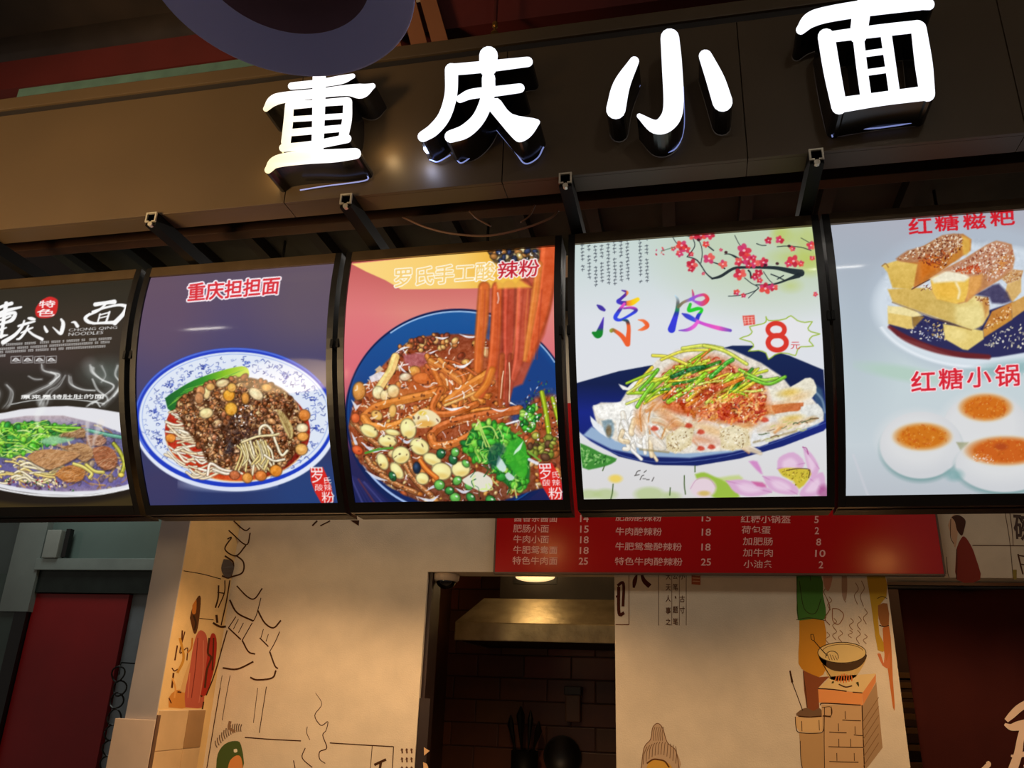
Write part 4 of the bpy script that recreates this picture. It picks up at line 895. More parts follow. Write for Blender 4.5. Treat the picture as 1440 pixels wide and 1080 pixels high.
    C.poly(S([(455, 525), (500, 500), (740, 500), (730, 620), (700, 690), (640, 705), (500, 672), (470, 620)]), (232, 190, 84), 1, 2.5)
    C.poly(S([(490, 560), (640, 560), (640, 660), (510, 650)]), (236, 186, 74), 0.8, 8, 2); C.line(S([(640, 555), (665, 610), (655, 665)]), 3, (246, 232, 190), 0.9, 3)
    C.poly(S([(455, 525), (560, 470), (640, 440), (760, 500), (700, 545), (600, 545), (480, 555)]), (240, 232, 206), 1, 4)
    C.poly(S([(560, 465), (700, 385), (860, 285), (940, 255), (1040, 290), (1000, 400), (860, 480), (780, 530), (700, 490)]), (190, 136, 104), 1, 4, 2)
    C.poly(S([(740, 510), (830, 490), (820, 580), (760, 650), (715, 690)]), (222, 160, 84), 0.95, 4); C.poly(S([(930, 400), (1000, 350), (990, 460), (930, 490)]), (214, 140, 66), 0.8, 6, 2); C.poly(S([(880, 500), (1040, 400), (1045, 450), (880, 570)]), (196, 140, 110), 0.7, 6)
    C.specks(S([(590, 460), (700, 390), (860, 290), (940, 258), (1045, 290), (1055, 420), (960, 500), (860, 570), (840, 500), (740, 490)]), 420, [(238, 226, 208), (226, 206, 186), (130, 64, 44), (170, 96, 70), (244, 238, 226), (196, 150, 130)], 0.7, 2.0)
    C.specks(S([(600, 470), (800, 420), (820, 470), (700, 490)]), 50, [(176, 60, 30), (206, 90, 40)], 1, 2.4)
    C.grain(C.mask_poly(S([(105, 430), (300, 320), (540, 205), (750, 235), (930, 250), (1060, 280), (1180, 460), (1180, 720), (840, 960), (690, 1040), (545, 950), (150, 850)]), 6), 13, 6, 45)
    # buns
    def bun(cx, cy, rx, ry, tx, ty, trx, try_, col):
        C.ell(cx, cy+5, rx, ry, (110, 150, 150), 0, 0.75, 7)
        C.ell(cx, cy, rx, ry, (206, 208, 212), 0, 1, 2.5)
        C.ell(cx-4, cy-8, rx*0.9, ry*0.8, (220, 221, 222), 0, 0.8, 20)
        C.ell(tx, ty, trx*1.06, try_*1.1, (226, 176, 90), 0, 0.7, 8)
        C.ell(tx, ty, trx, try_, col, 0, 0.95, 7)
        P = [(tx+trx*math.cos(t), ty+try_*math.sin(t)) for t in np.linspace(0, 6.28, 16)[:-1]]
        C.specks(P, 60, [(176, 84, 20), (206, 110, 30), (190, 70, 20), (226, 150, 60)], 1.2, 3.5, 0.35)
        C.specks(P, 46, [(236, 190, 120), (230, 170, 80)], 0.6, 1.2, 0.5)
    bun(1386, 606, 62, 54, 1386, 573, 33, 17, (206, 106, 24))
    bun(1295, 626, 58, 47, 1297, 614, 36, 17, (204, 112, 24))
    C.poly([(1345, 622), (1362, 622), (1358, 632), (1352, 636)], (120, 120, 60), 0.7, 3)
    bun(1412, 652, 69, 40, 1414, 634, 50, 18, (200, 92, 26))
    C.ell(1408, 628, 9, 5, (160, 60, 30), 0, 0.6, 4)
    C.ell(1510, 600, 54, 46, (206, 208, 212), 0, 1, 3); C.ell(1512, 585, 30, 15, (204, 110, 26), 0, 0.95, 7)
    C.specks([(1365, 636), (1390, 640), (1400, 652), (1370, 648)], 40, [(222, 140, 80), (236, 220, 210)], 0.7, 1.6)
    C.ell(1342, 668, 12, 8, (110, 160, 160), 0, 0.6, 7)
    C.line([(1200, 640), (1218, 690), (1222, 700)], 2.5, (206, 206, 214), 0.7, 3)
    # titles
    RD = (206, 30, 44)
    for t, a in zip('红糖糍粑', [(295, 82, 460, 200), (485, 68, 655, 180), (690, 55, 850, 168), (885, 30, 1058, 142)]):
        x0, y0, x1, y1 = a
        C.text(t, S([(x0, y0+8), (x1, y0-4), (x1+6, y1-8), (x0+6, y1+2)]), RD, None, 0.65)
    S2 = lambda pts: [(1220+p[0]/4.909, 490+p[1]/4.909) for p in pts]
    for t, a in zip('红糖小锅盔', [(300, 155, 465, 295), (490, 138, 655, 282), (685, 128, 850, 268), (880, 112, 1045, 262), (1085, 100, 1250, 250)]):
        x0, y0, x1, y1 = a
        C.text(t, S2([(x0, y0+6), (x1, y0-4), (x1+4, y1-6), (x0+4, y1+2)]), (214, 40, 56), (246, 226, 230), 0.6, 1.4)
    return C

# ------------------------------------------------------------------ beef noodle soup on black
def paint_beef():
    C = Canvas(-150, 370, 215, 735, 1.25, 51)
    g = C.rng
    full = (slice(0, C.h), slice(0, C.w)); one = np.ones((C.h, C.w), np.float32)
    C.blend(full, one, grad([(395, (34, 32, 26)), (440, (40, 38, 34)), (520, (40, 36, 36)), (580, (34, 32, 28)), (700, (52, 42, 22)), (712, (58, 46, 24))]))
    C.ell(115, 470, 60, 40, (58, 44, 36), 0, 0.5, 40); C.ell(150, 525, 30, 18, (96, 112, 104), 0, 0.55, 24); C.ell(40, 500, 70, 16, (66, 50, 52), 0, 0.5, 20)
    # crop 0,400 scale 6.75
    S = lambda pts: [(p[0]/6.75, 400+p[1]/6.75) for p in pts]
    def st(pts, w, col=(248, 248, 248)): C.line(S(pts), [q/6.75 for q in w], col, 1, 1.0, 7)
    st([(-40, 235), (30, 205), (110, 180)], [30, 30, 36]); st([(-60, 300), (60, 250), (200, 215)], [30, 36, 20]); st([(60, 180), (40, 300), (10, 500)], [40, 40, 30]); st([(-70, 330), (40, 290), (140, 270), (120, 330), (60, 360), (-40, 390)], [24, 30, 34, 40, 26, 20]); st([(-60, 350), (30, 330), (100, 300)], [20, 22, 22]); st([(-80, 440), (0, 430), (60, 410)], [20, 26, 14]); st([(-100, 520), (0, 495), (70, 480)], [30, 34, 14])
    st([(270, 320), (300, 325), (330, 330)], [20, 34, 20]); st([(175, 395), (240, 375), (330, 350)], [22, 26, 18]); st([(230, 345), (210, 400), (140, 480), (30, 550)], [18, 26, 34, 44]); st([(200, 460), (260, 430), (310, 410)], [14, 22, 16]); st([(270, 390), (240, 450), (190, 510), (160, 520)], [18, 24, 24, 16]); st([(270, 440), (320, 480), (400, 520)], [20, 24, 30])
    st([(420, 395), (430, 420), (445, 445)], [12, 26, 30]); st([(580, 330), (600, 370), (590, 430), (570, 465), (500, 405)], [20, 36, 40, 30, 8]); st([(680, 360), (710, 360), (735, 395)], [10, 26, 34])
    st([(905, 190), (1000, 175), (1085, 165)], [40, 34, 44]); st([(880, 260), (1000, 220), (1130, 195), (1210, 210)], [24, 22, 26, 40]); st([(1205, 215), (1170, 280), (1090, 365)], [40, 40, 46]); st([(1000, 190), (930, 250), (820, 300)], [20, 22, 20]); st([(850, 280), (810, 320), (840, 355), (900, 370)], [22, 34, 34, 20]); st([(880, 370), (980, 365), (1090, 360)], [20, 26, 36]); st([(950, 280), (930, 350)], [14, 16]); st([(1040, 260), (1010, 350)], [18, 22]); st([(945, 290), (1040, 265)], [14, 14]); st([(940, 320), (1025, 300)], [12, 12])
    C.poly(S([(400, 145), (470, 115), (540, 140), (550, 190), (535, 270), (490, 310), (400, 320), (345, 300), (335, 240), (360, 190)]), (206, 34, 38), 1, 1.5, 3)
    C.text('特', S([(375, 155), (525, 150), (520, 215), (370, 222)]), (250, 240, 238), bold=0.5); C.text('色', S([(355, 235), (520, 232), (515, 300), (350, 305)]), (250, 240, 238), bold=0.5)
    C.text('CHONG QING', S([(655, 420), (1115, 395), (1110, 425), (652, 452)]), (240, 240, 240), bold=0.15); C.text('NOODLES', S([(652, 458), (985, 440), (975, 470), (650, 488)]), (240, 240, 240), bold=0.15)
    # three lines of caption too small to read
    for (x0, y0, x1, y1) in [(-250, 590, 1060, 512), (-250, 630, 1040, 546), (-200, 655, 1000, 586), (-250, 690, 40, 676)]:
        x = x0
        while x < x1:
            y = y0+(y1-y0)*(x-x0)/(x1-x0)
            if g.random() < 0.9: C.line(S([(x, y-7), (x+11, y-8)]), 0.9, (214, 214, 212), 0.8); C.line(S([(x+1, y+6), (x+12, y+4)]), 0.9, (214, 214, 212), 0.7); C.line(S([(x+6, y-9), (x+5, y+8)]), 0.8, (214, 214, 212), 0.7)
            x += 18
    for k in range(4):
        x = 105+k*112
        C.line(S([(x, 685), (x+95, 680), (x+92, 742), (x-2, 746), (x, 685)]), 0.9, (220, 220, 220), 0.8, 1.0, 1)
        C.line(S([(x+15, 725), (x+45, 700), (x+80, 725)]), 1.8, (236, 236, 236), 0.85); C.ell((x+45)/6.75, 400+722/6.75, 4, 2, (230, 230, 230), 0, 0.6)
    # steam
    SM = (220, 222, 220)
    for pts, w, al in [([(400, 760), (420, 820), (540, 860), (500, 940), (380, 1000), (230, 1070)], [14, 20, 34, 26, 22, 20], 0.7), ([(480, 830), (560, 860), (470, 940)], [10, 20, 14], 0.6), ([(620, 860), (560, 960), (480, 1010), (440, 1080), (400, 1200)], [6, 20, 26, 40, 60], 0.55), ([(270, 870), (330, 900), (400, 900)], [6, 16, 10], 0.5), ([(850, 770), (870, 830), (960, 900), (1070, 960), (1000, 1040), (870, 1130)], [60, 40, 24, 26, 20, 16], 0.7), ([(1120, 770), (1100, 860), (1150, 950), (1080, 1060), (980, 1150)], [14, 12, 20, 22, 30], 0.7), ([(660, 870), (680, 950), (780, 1000), (900, 1010)], [16, 26, 18, 8], 0.7), ([(1165, 880), (1150, 960), (1080, 1060)], [10, 20, 14], 0.7), ([(880, 900), (930, 1000), (1010, 1060), (1020, 1100)], [8, 14, 12, 10], 0.6), ([(60, 950), (110, 1020), (90, 1120), (40, 1190)], [12, 22, 24, 30], 0.65), ([(-60, 960), (0, 1030), (-40, 1150)], [12, 22, 24], 0.5), ([(820, 1160), (900, 1110), (950, 1160)], [8, 10, 8], 0.7), ([(960, 770), (1000, 860), (960, 930)], [30, 16, 10], 0.35)]:
        C.wisp(S(pts), [q/6.75*1.3 for q in w], SM, al)
    C.text('原来是特肚肚的面', S([(195, 1050), (990, 1040), (985, 1085), (200, 1088)]), (240, 240, 238), bold=0.3)
    # bowl (crop 0,550)
    S = lambda pts: [(p[0]/6.75, 550+p[1]/6.75) for p in pts]
    C.line(S([(110, 125), (300, 90), (560, 75), (800, 90), (990, 120)]), 1.4, (226, 228, 226), 0.8)
    C.ell(70, 640, 190, 70, (30, 24, 20), 0, 1, 6)
    C.poly(S([(-900, 330), (-500, 230), (-100, 225), (40, 205), (200, 172), (420, 150), (640, 142), (900, 165), (1150, 205), (1300, 240), (1300, 900), (1210, 925), (1000, 965), (760, 990), (420, 985), (100, 940), (-100, 890), (-500, 800), (-900, 600)]), (226, 226, 232), 1, 1.5)
    C.line(S([(-500, 830), (-100, 905), (100, 950), (420, 992), (760, 994), (1000, 970), (1260, 915)]), 2.5, (250, 250, 252), 0.9)
    bowl = C.mask_poly(S([(-800, 420), (-300, 300), (0, 270), (250, 235), (600, 232), (900, 300), (1160, 400), (1300, 460), (1300, 860), (1180, 895), (900, 945), (600, 955), (300, 935), (60, 890), (-300, 800), (-800, 600)]), 2)
    C.blend(full, bowl, grad([(580, (196, 176, 176)), (610, (110, 110, 150)), (640, (96, 92, 140)), (680, (110, 100, 160)), (695, (150, 130, 150))]))
    C.clip = bowl
    base = S([(-700, 300), (1200, 300), (1200, 950), (-700, 900)])
    C.dashes(base, 150, [(206, 180, 110), (226, 206, 160), (150, 110, 80), (110, 96, 140), (196, 150, 90)], 8, 26, 2.2, (10, 40), 0.8)
    C.crumbs(base, 120, [(176, 150, 120), (110, 90, 110), (150, 120, 90), (90, 80, 120)], 1.5, 4, 0.5, 1.4, 0.7)
    for k in range(60):
        x, y = g.uniform(-500, 500), g.uniform(640, 860)
        C.noodle(S([(x, y), (x+80, y+g.uniform(-50, 30)), (x+g.uniform(120, 220), y+g.uniform(-20, 60))]), g.uniform(1.8, 3), g.choice([(232, 206, 140), (222, 186, 110), (240, 222, 176)]), 0.5)
    C.specks(S([(0, 820), (700, 860), (700, 960), (50, 900)]), 60, [(150, 50, 60), (90, 60, 110), (236, 210, 190), (60, 40, 60), (60, 110, 60)], 1, 2.5)
    # coriander
    GR = [(70, 170, 40), (120, 206, 60), (40, 134, 50), (156, 220, 70), (30, 110, 44), (90, 190, 50)]
    herb = S([(-600, 420), (-300, 330), (0, 330), (200, 300), (420, 300), (760, 345), (720, 420), (560, 470), (400, 520), (300, 560), (90, 640), (-200, 600), (-600, 560)])
    C.poly(herb, (60, 140, 50), 0.9, 3)
    C.crumbs(herb, 180, GR, 2, 5.5, 0.5, 1.3)
    for k in range(100):
        p = g.uniform(-400, 560), g.uniform(320, 600)
        if p[1] > 640-abs(p[0]-100)*0.4: continue
        C.line(S([p, (p[0]+g.uniform(20, 90), p[1]+g.uniform(-50, 40)), (p[0]+g.uniform(60, 180), p[1]+g.uniform(-60, 40))]), g.uniform(0.8, 2.0), g.choice([(190, 230, 90), (50, 140, 50), (150, 214, 70), (230, 244, 170)]), 0.8)
    C.noodle(S([(420, 340), (560, 345), (760, 350)]), 2.6, (130, 200, 60), 0.5); C.noodle(S([(500, 360), (620, 390), (720, 380)]), 2.4, (160, 210, 70), 0.5); C.poly(S([(370, 480), (480, 430), (700, 425), (680, 470), (480, 510)]), (140, 196, 150), 0.9, 3, 2)
    C.noodle(S([(830, 370), (1000, 410), (1160, 440)]), 4.5, (90, 150, 130), 0.5); C.noodle(S([(1080, 500), (1140, 580), (1180, 690), (1150, 800)]), 5, (150, 150, 50), 0.4, 1.3); C.blob(1150/6.75, 550+795/6.75, 4, 3, (226, 196, 80))
    # beef
    def slab(pts, c):
        P = S(pts)
        C.poly([(x+0.8, y+2.2) for x, y in P], (54, 34, 30), 0.7, 4, 2); C.poly(P, c, 1, 1.8, 2)
        C.dashes(P, 46, [mixc(c, (60, 30, 16), 0.5), mixc(c, (250, 220, 180), 0.45), mixc(c, (90, 50, 26), 0.4)], 4, 13, 1.1, (-22, 14), 0.6)
    slab([(830, 420), (960, 420), (1010, 470), (960, 515), (880, 515), (820, 540)], (176, 128, 104))
    slab([(700, 380), (790, 350), (810, 420), (760, 440), (560, 420)], (170, 130, 90))
    slab([(510, 510), (640, 520), (760, 490), (860, 530), (890, 600), (820, 670), (740, 640), (640, 560)], (184, 140, 96))
    slab([(880, 540), (990, 520), (1080, 560), (1115, 650), (1090, 720), (1000, 745), (920, 690), (890, 620)], (166, 100, 66))
    slab([(920, 680), (1000, 640), (1090, 640), (1090, 720), (1000, 745)], (176, 112, 76))
    slab([(255, 625), (330, 570), (480, 550), (640, 570), (760, 600), (640, 680), (480, 745), (400, 720), (330, 690)], (188, 138, 92))
    slab([(520, 790), (600, 720), (720, 700), (805, 740), (790, 830), (720, 860), (600, 850)], (190, 124, 66))
    C.grain(bowl, 20, 4.5, 55)
    C.noodle(S([(700, 690), (790, 720), (870, 780), (850, 820)]), 4, (206, 186, 100), 0.5); C.noodle(S([(820, 700), (900, 760), (980, 770)]), 4, (196, 180, 90), 0.5)
    C.clip = None
    C.line(S([(380, 100), (400, 160), (350, 240), (360, 330)]), [9, 10, 8, 5], (236, 240, 238), 0.45, 5); C.line(S([(960, 300), (900, 440), (880, 540)]), [10, 5, 2], (236, 230, 226), 0.5, 4); C.line(S([(830, 300), (830, 430), (860, 530)]), [6, 4, 2], (236, 230, 226), 0.5, 3)
    return C
# ================================================================== the setting
YW = 3.80                                    # face of the stall's back wall
XS = -2.253                                  # face of the side partition
Y_END = 3.373                                # front end of the partition
paper = mat('wallpaper', (214, 198, 170), 0.85, noise=0.06, nscale=9, bump=0.12, bscale=160, spec=0.15)
paper_side = mat('side_wallpaper', (226, 190, 128), 0.85, noise=0.07, nscale=9, bump=0.1, bscale=160, spec=0.15)
dark_paint = mat('dark_ceiling_paint', (52, 40, 33), 0.8, noise=0.35, nscale=3)
black_metal = mat('black_metal', (16, 14, 13), 0.38, noise=0.2, nscale=20)
black_soft = mat('black_plastic', (12, 10, 9), 0.5, noise=0.2, nscale=30, spec=0.3)

o = obj('floor', nbox(-6, 4.5, -3, 6.6, -0.1, 0), mat('floor_tile', (120, 110, 100), 0.35, noise=0.15, nscale=4))
tag(o, kind='structure')
o = obj('ceiling', nbox(-6, 4.5, -3, 6.6, 4.55, 4.65), dark_paint)
tag(o, kind='structure')

# back wall with two openings, 0.15 m thick
XA0, XA1, ZA = -1.228, -0.340, 2.084        # kitchen opening
XB0, ZB = 0.815, 2.069                       # curtained opening
bm = bmesh.new()
box(bm, XS-0.147, XA0, YW, YW+0.15, 0, 3.6)
box(bm, XA1, XB0, YW, YW+0.15, 0, 3.6)
box(bm, XA0, XA1, YW, YW+0.15, ZA, 3.6)
box(bm, XB0, 3.2, YW, YW+0.15, ZB, 3.6)
box(bm, 2.35, 3.2, YW, YW+0.15, 0, ZB)
wall_back = obj('wall_back', bm, paper)
tag(wall_back, kind='structure')
# partition on the left: papered face, grey laminate end
wall_left = obj('wall_left', nbox(XS-0.147, XS, Y_END, YW, 0, 3.6), paper_side)
tag(wall_left, kind='structure')
laminate = mat('grey_laminate', (172, 164, 158), 0.45, noise=0.07, nscale=5)
obj('end_panel', nbox(XS-0.147, XS, Y_END-0.006, Y_END, 0, 3.6), laminate, wall_left)
# tiled dado on the papered face
tile_m = mat('beige_tile', (206, 172, 124), 0.35, noise=0.1, nscale=6)
tile_d = mat('brown_tile', (160, 122, 78), 0.35, noise=0.12, nscale=6)
grout = mat('pale_grout', (225, 205, 165), 0.8, noise=0.05)
ztop = on_x(250, 998, XS)[2]
bm = nbox(XS, XS+0.004, Y_END+0.002, YW-0.06, 0.0, ztop)
obj('grout_bed', bm, grout, wall_left)
ys = [Y_END+0.004, Y_END+0.225, YW-0.062]
zs = [ztop-0.003, ztop-0.165, ztop-0.327, ztop-0.489]
for j in range(3):
    for i in range(2):
        obj('tile', nbox(XS, XS+0.008, ys[i]+0.002, ys[i+1]-0.002, zs[j+1]+0.003, zs[j], bevel=0.002), tile_d if (i == 1 and j == 0) else tile_m, wall_left)

# stall soffit behind the fascia with battens running front to back
soffit = obj('ceiling', nbox(-2.9, 2.6, 2.06, YW, 3.42, 3.46), mat('dark_green_soffit', (50, 53, 50), 0.7, noise=0.3, nscale=5))
tag(soffit, kind='structure')
bat = mat('black_batten', (9, 8, 8), 0.6, noise=0.2)
for i in range(13):
    x = -2.75+i*0.30
    obj('batten', nbox(x, x+0.05, 2.07, YW-0.01, 3.36, 3.42), bat, soffit)

# kitchen behind the left opening
kit = mat('kitchen_dark_wall', (84, 50, 28), 0.6, noise=0.2, nscale=6)
YK = 5.35
kw = obj('wall_kitchen', nbox(-2.2, 0.8, YK, YK+0.1, 0, 3.4), kit)
tag(kw, kind='structure')
o = obj('wall_kitchen_side', nbox(-1.62, -1.55, YW+0.16, YK, 0, 3.4), kit)
tag(o, kind='structure')
o = obj('wall_kitchen_end', nbox(0.30, 0.37, YW+0.16, YK, 0, 3.4), kit)
tag(o, kind='structure')
o = obj('ceiling', nbox(-1.55, 0.30, YW+0.16, YK, 2.55, 2.6), kit)
tag(o, kind='structure')
# dark wall tiles laid in running bond, as far as the opening shows them
rng = random.Random(5)
bricks = [mat('kitchen_tile_%s' % n, c, 0.42, noise=0.15, nscale=8) for n, c in (('umber', (106, 58, 30)), ('brown', (92, 52, 30)), ('rust', (116, 56, 32)), ('olive', (98, 62, 30)))]
bw, bh = 0.30, 0.135
protos = []
for k in range(4):
    me = bpy.data.meshes.new('kitchen_brick')
    b = nbox(-bw/2+0.004, bw/2-0.004, -0.012, 0, -bh/2+0.004, bh/2-0.004, bevel=0.004)
    b.to_mesh(me); b.free()
    me.materials.append(bricks[k])
    protos.append(me)
for r in range(10):
    for c in range(7):
        x = -1.95+c*bw+(bw/2 if r % 2 else 0)
        if not -1.75 < x < 0.32: continue
        o = bpy.data.objects.new('brick', protos[rng.randrange(4)])
        COL.objects.link(o)
        o.parent = kw
        o.location = (x, YK-0.001, 1.04+r*bh)

# neighbouring premises to the left of the partition: door in a steel frame under a glass transom
YD = 4.20
gg = mat('grey_green_panel', (108, 114, 108), 0.4, noise=0.12, nscale=4)
o = obj('wall_neighbour', nbox(-6, -2.4, YD+0.30, YD+0.4, 0, 3.6), mat('grey_green_wall', (84, 92, 88), 0.6, noise=0.15, nscale=3))
tag(o, kind='structure')
def pxx(px, py): return on_y(px, py, YD)[0]
def pxz(px, py): return on_y(px, py, YD)[2]
xd0, xd1 = pxx(50, 835), pxx(182, 835)
zd = pxz(110, 835)
door = empty('door_1', ((xd0+xd1)/2, YD, 0), kind='structure')
obj('door_leaf', nbox(xd0, xd1, YD, YD+0.045, 0.01, zd, bevel=0.004), mat('red_door_paint', (132, 8, 10), 0.45, noise=0.12, nscale=3), door)
steel_dim = mat('brushed_steel_green', (150, 162, 156), 0.35, metal=0.7, noise=0.1, nscale=8)
obj('door_frame', nbox(xd0-0.085, xd0-0.004, YD-0.03, YD+0.06, 0, zd+0.13), black_metal, door)
obj('door_head', nbox(xd0-0.085, XS-0.16, YD-0.02, YD+0.06, zd+0.004, pxz(100, 803)), mat('dark_steel_head', (40, 46, 42), 0.3, metal=0.5, noise=0.2), door)
obj('door_strip', nbox(xd1+0.004, XS-0.13, YD+0.03, YD+0.06, 0, zd+0.004), mat('blue_grey_jamb', (110, 116, 120), 0.45, noise=0.08), door)
cl = obj('door_closer', nbox(pxx(70, 787), pxx(90, 787), YD-0.07, YD-0.02, pxz(80, 787), pxz(80, 748), bevel=0.006), mat('grey_closer', (128, 130, 122), 0.4, noise=0.08), door)
obj('closer_arm', nbox(pxx(93, 787), pxx(99, 787), YD-0.05, YD-0.02, pxz(97, 785), pxz(97, 746)), black_metal, door)
win = empty('window_1', (pxx(130, 760), YD, pxz(130, 795)), kind='structure')
zt0, zt1 = pxz(100, 803), pxz(100, 787)
obj('transom_rail', nbox(pxx(58, 795), XS-0.16, YD-0.05, YD+0.05, zt0, zt1, bevel=0.003), steel_dim, win)
obj('pane', nbox(pxx(65, 760), XS-0.17, YD+0.005, YD+0.013, zt1, zt1+0.9), mat('green_glass', (84, 98, 92), 0.08, noise=0.1, nscale=2), win)
obj('pane_edge', nbox(XS-0.17, XS-0.155, YD-0.002, YD+0.02, zt1, zt1+0.9), mat('glass_edge', (14, 60, 44), 0.2), win)
obj('mullion', nbox(pxx(30, 800)-0.05, pxx(60, 800), YD-0.04, YD+0.05, 1.9, zt1+0.9), gg, win)
o = obj('trim_1', nbox(-4.6, xd0-0.09, YD-0.02, YD+0.06, 0, zt0-0.02), mat('dark_green_side', (58, 70, 64), 0.4, noise=0.2, nscale=4), None)
tag(o, kind='structure')
# ================================================================== ink on the wall: brush drawing of the mural
INK = attr_mat('mural_ink', 0.0, 0.85, 0.1)
class Mural:
    """flat ink shapes laid on the back wall or the partition, layer over layer"""
    def __init__(s, hit):
        s.V, s.F, s.C, s.n, s.hit = [], [], [], 0, hit
    def add(s, P2, faces, col):
        s.n += 1
        off = 0.0006+s.n*0.000012
        b = len(s.V)
        for p in P2: s.V.append(s.hit(p[0], p[1], off))
        for f in faces:
            s.F.append([b+i for i in f]); s.C.append(col)
    def fill(s, pts, col, smooth=3):
        P = np.asarray(pts, float)
        if smooth: P = spline(np.vstack([P, P[:1]]), smooth)[:-1]
        from mathutils.geometry import tessellate_polygon
        tr = tessellate_polygon([[Vector((p[0], p[1], 0)) for p in P]])
        s.add(P, [tuple(t) for t in tr], col)
    def line(s, pts, w, col, n=5):
        P = np.asarray(pts, float)
        ww = np.full(len(P), w) if np.isscalar(w) else np.interp(np.linspace(0, 1, len(P)), np.linspace(0, 1, len(w)), w)
        _, L, R = ribbon_outline(np.hstack([P[:, :2], ww[:, None]]), 0, n)
        m = len(L)
        s.add(np.vstack([L, R]), [(i, i+1, m+i+1, m+i) for i in range(m-1)], col)
    def text(s, t, quad, col, offset=0.0):
        U, T = glyphs(t, offset)
        s.add(quad_map(U, quad), [tuple(x) for x in T], col)
    def build(s, name, parent, m=None):
        me = bpy.data.meshes.new(name)
        me.from_pydata([tuple(v) for v in s.V], [], s.F)
        a = me.color_attributes.new('ink', 'FLOAT_COLOR', 'CORNER')
        buf = []
        for f, c in zip(s.F, s.C):
            l = lin(c); buf.extend([l[0], l[1], l[2], 1.0]*len(f))
        a.data.foreach_set('color', buf)
        return obj(name, me, m or INK, parent)
def hit_wall(px, py, off=0.001):
    d = ray(px, py)
    if d[0] < 0 and XS/d[0]*d[1] < YW:
        p = on_x(px, py, XS); p[0] += off
        return p
    p = on_y(px, py, YW); p[1] -= off
    return p
BR = (70, 42, 22)                              # brown brush ink
def crop(x0, y0, s):
    return lambda pts: [(x0+p[0]/s, y0+p[1]/s) for p in pts]

# --- the pagoda town and the robed figure
c = crop(200, 700, 2.843)
M = Mural(hit_wall)
W1 = 1.6
for pts, w in [([(365, 92), (410, 130), (432, 120)], 1.8), ([(345, 130), (415, 188), (432, 140)], 1.8), ([(340, 165), (356, 160), (330, 205), (375, 232), (415, 190)], 2.0),
               ([(378, 232), (405, 258), (400, 300), (350, 318)], 2.2), ([(330, 232), (365, 262), (350, 318), (318, 312)], 2.4), ([(165, 292), (240, 305), (315, 325)], 1.1),
               ([(350, 330), (335, 420), (315, 510)], 1.8), ([(330, 330), (328, 380), (303, 440)], 1.6), ([(305, 350), (303, 400), (292, 440)], 2.2), ([(300, 378), (328, 382)], 1.6),
               ([(282, 500), (310, 515), (335, 515)], 3.0), ([(296, 468), (300, 500)], 3.2), ([(228, 482), (285, 488)], 1.0),
               ([(378, 352), (420, 395), (450, 403), (480, 362)], 1.9), ([(475, 400), (458, 465), (445, 493)], 1.2), ([(350, 408), (380, 460), (445, 493)], 2.4),
               ([(462, 450), (490, 500), (525, 520), (555, 490)], 2.3), ([(375, 475), (345, 520)], 1.3), ([(345, 520), (395, 567)], 2.0), ([(440, 500), (400, 570)], 1.3), ([(385, 485), (365, 525)], 1.0), ([(405, 500), (385, 540)], 1.0),
               ([(400, 570), (425, 615), (452, 625)], 2.2), ([(445, 655), (380, 685), (322, 680)], 2.4), ([(470, 560), (505, 595)], 1.8), ([(550, 535), (530, 580), (510, 615)], 1.2), ([(485, 525), (475, 560)], 1.0), ([(505, 545), (495, 575)], 1.0),
               ([(510, 615), (530, 670), (543, 683)], 2.2), ([(535, 690), (520, 720), (460, 728), (432, 718)], 2.4), ([(352, 710), (335, 800), (320, 890)], 0.9), ([(320, 710), (300, 830)], 0.8),
               ([(497, 755), (482, 850), (468, 940)], 1.1), ([(462, 760), (445, 900)], 0.8), ([(340, 530), (290, 700), (255, 790)], 1.8), ([(245, 815), (225, 930), (203, 1085)], 2.0), ([(312, 760), (285, 920), (258, 1085)], 1.3),
               ([(680, 112), (700, 92)], 2.2), ([(712, 112), (752, 92)], 1.6)]:
    M.line(c(pts), w, BR)
M.fill(c([(325, 245), (350, 250), (368, 280), (350, 318), (325, 310), (315, 280)]), (92, 82, 74))
M.fill(c([(832, 90), (868, 90), (866, 112)]), (62, 34, 20), 0)
M.build('mural_pagoda', wall_back)
M = Mural(hit_wall)
M.fill(c([(105, 838), (108, 795), (140, 768), (178, 780), (178, 838)]), (206, 138, 62))
M.fill(c([(150, 775), (175, 690), (200, 640), (205, 700), (185, 775)]), (214, 170, 110))
M.fill(c([(172, 838), (170, 780), (188, 690), (204, 590), (224, 535), (246, 535), (260, 570), (262, 700), (248, 790), (240, 838)]), (186, 92, 70))
M.fill(c([(232, 795), (252, 690), (270, 560), (288, 543), (298, 580), (292, 660), (275, 730), (258, 785)]), (168, 48, 34))
M.fill(c([(190, 480), (200, 440), (222, 395), (234, 402), (228, 480), (218, 535), (205, 540)]), (92, 56, 28))
M.fill(c([(200, 430), (216, 408), (214, 460), (200, 462)]), (198, 120, 46))
for pts, w in [([(160, 530), (158, 570)], 2.0), ([(170, 535), (150, 620), (180, 600), (178, 650)], 1.6), ([(140, 590), (130, 650)], 2.0), ([(118, 680), (128, 692), (142, 685)], 1.6), ([(125, 700), (118, 760)], 2.6), ([(140, 776), (156, 778)], 2.2), ([(106, 800), (116, 822)], 1.6),
               ([(268, 560), (262, 620), (275, 640), (258, 690), (250, 760)], 3.0), ([(285, 560), (280, 690)], 2.2), ([(240, 795), (232, 790)], 2.4)]:
    M.line(c(pts), w, (86, 44, 22))
M.line(c([(150, 560), (165, 640), (140, 700)]), 3.5, (196, 140, 52))
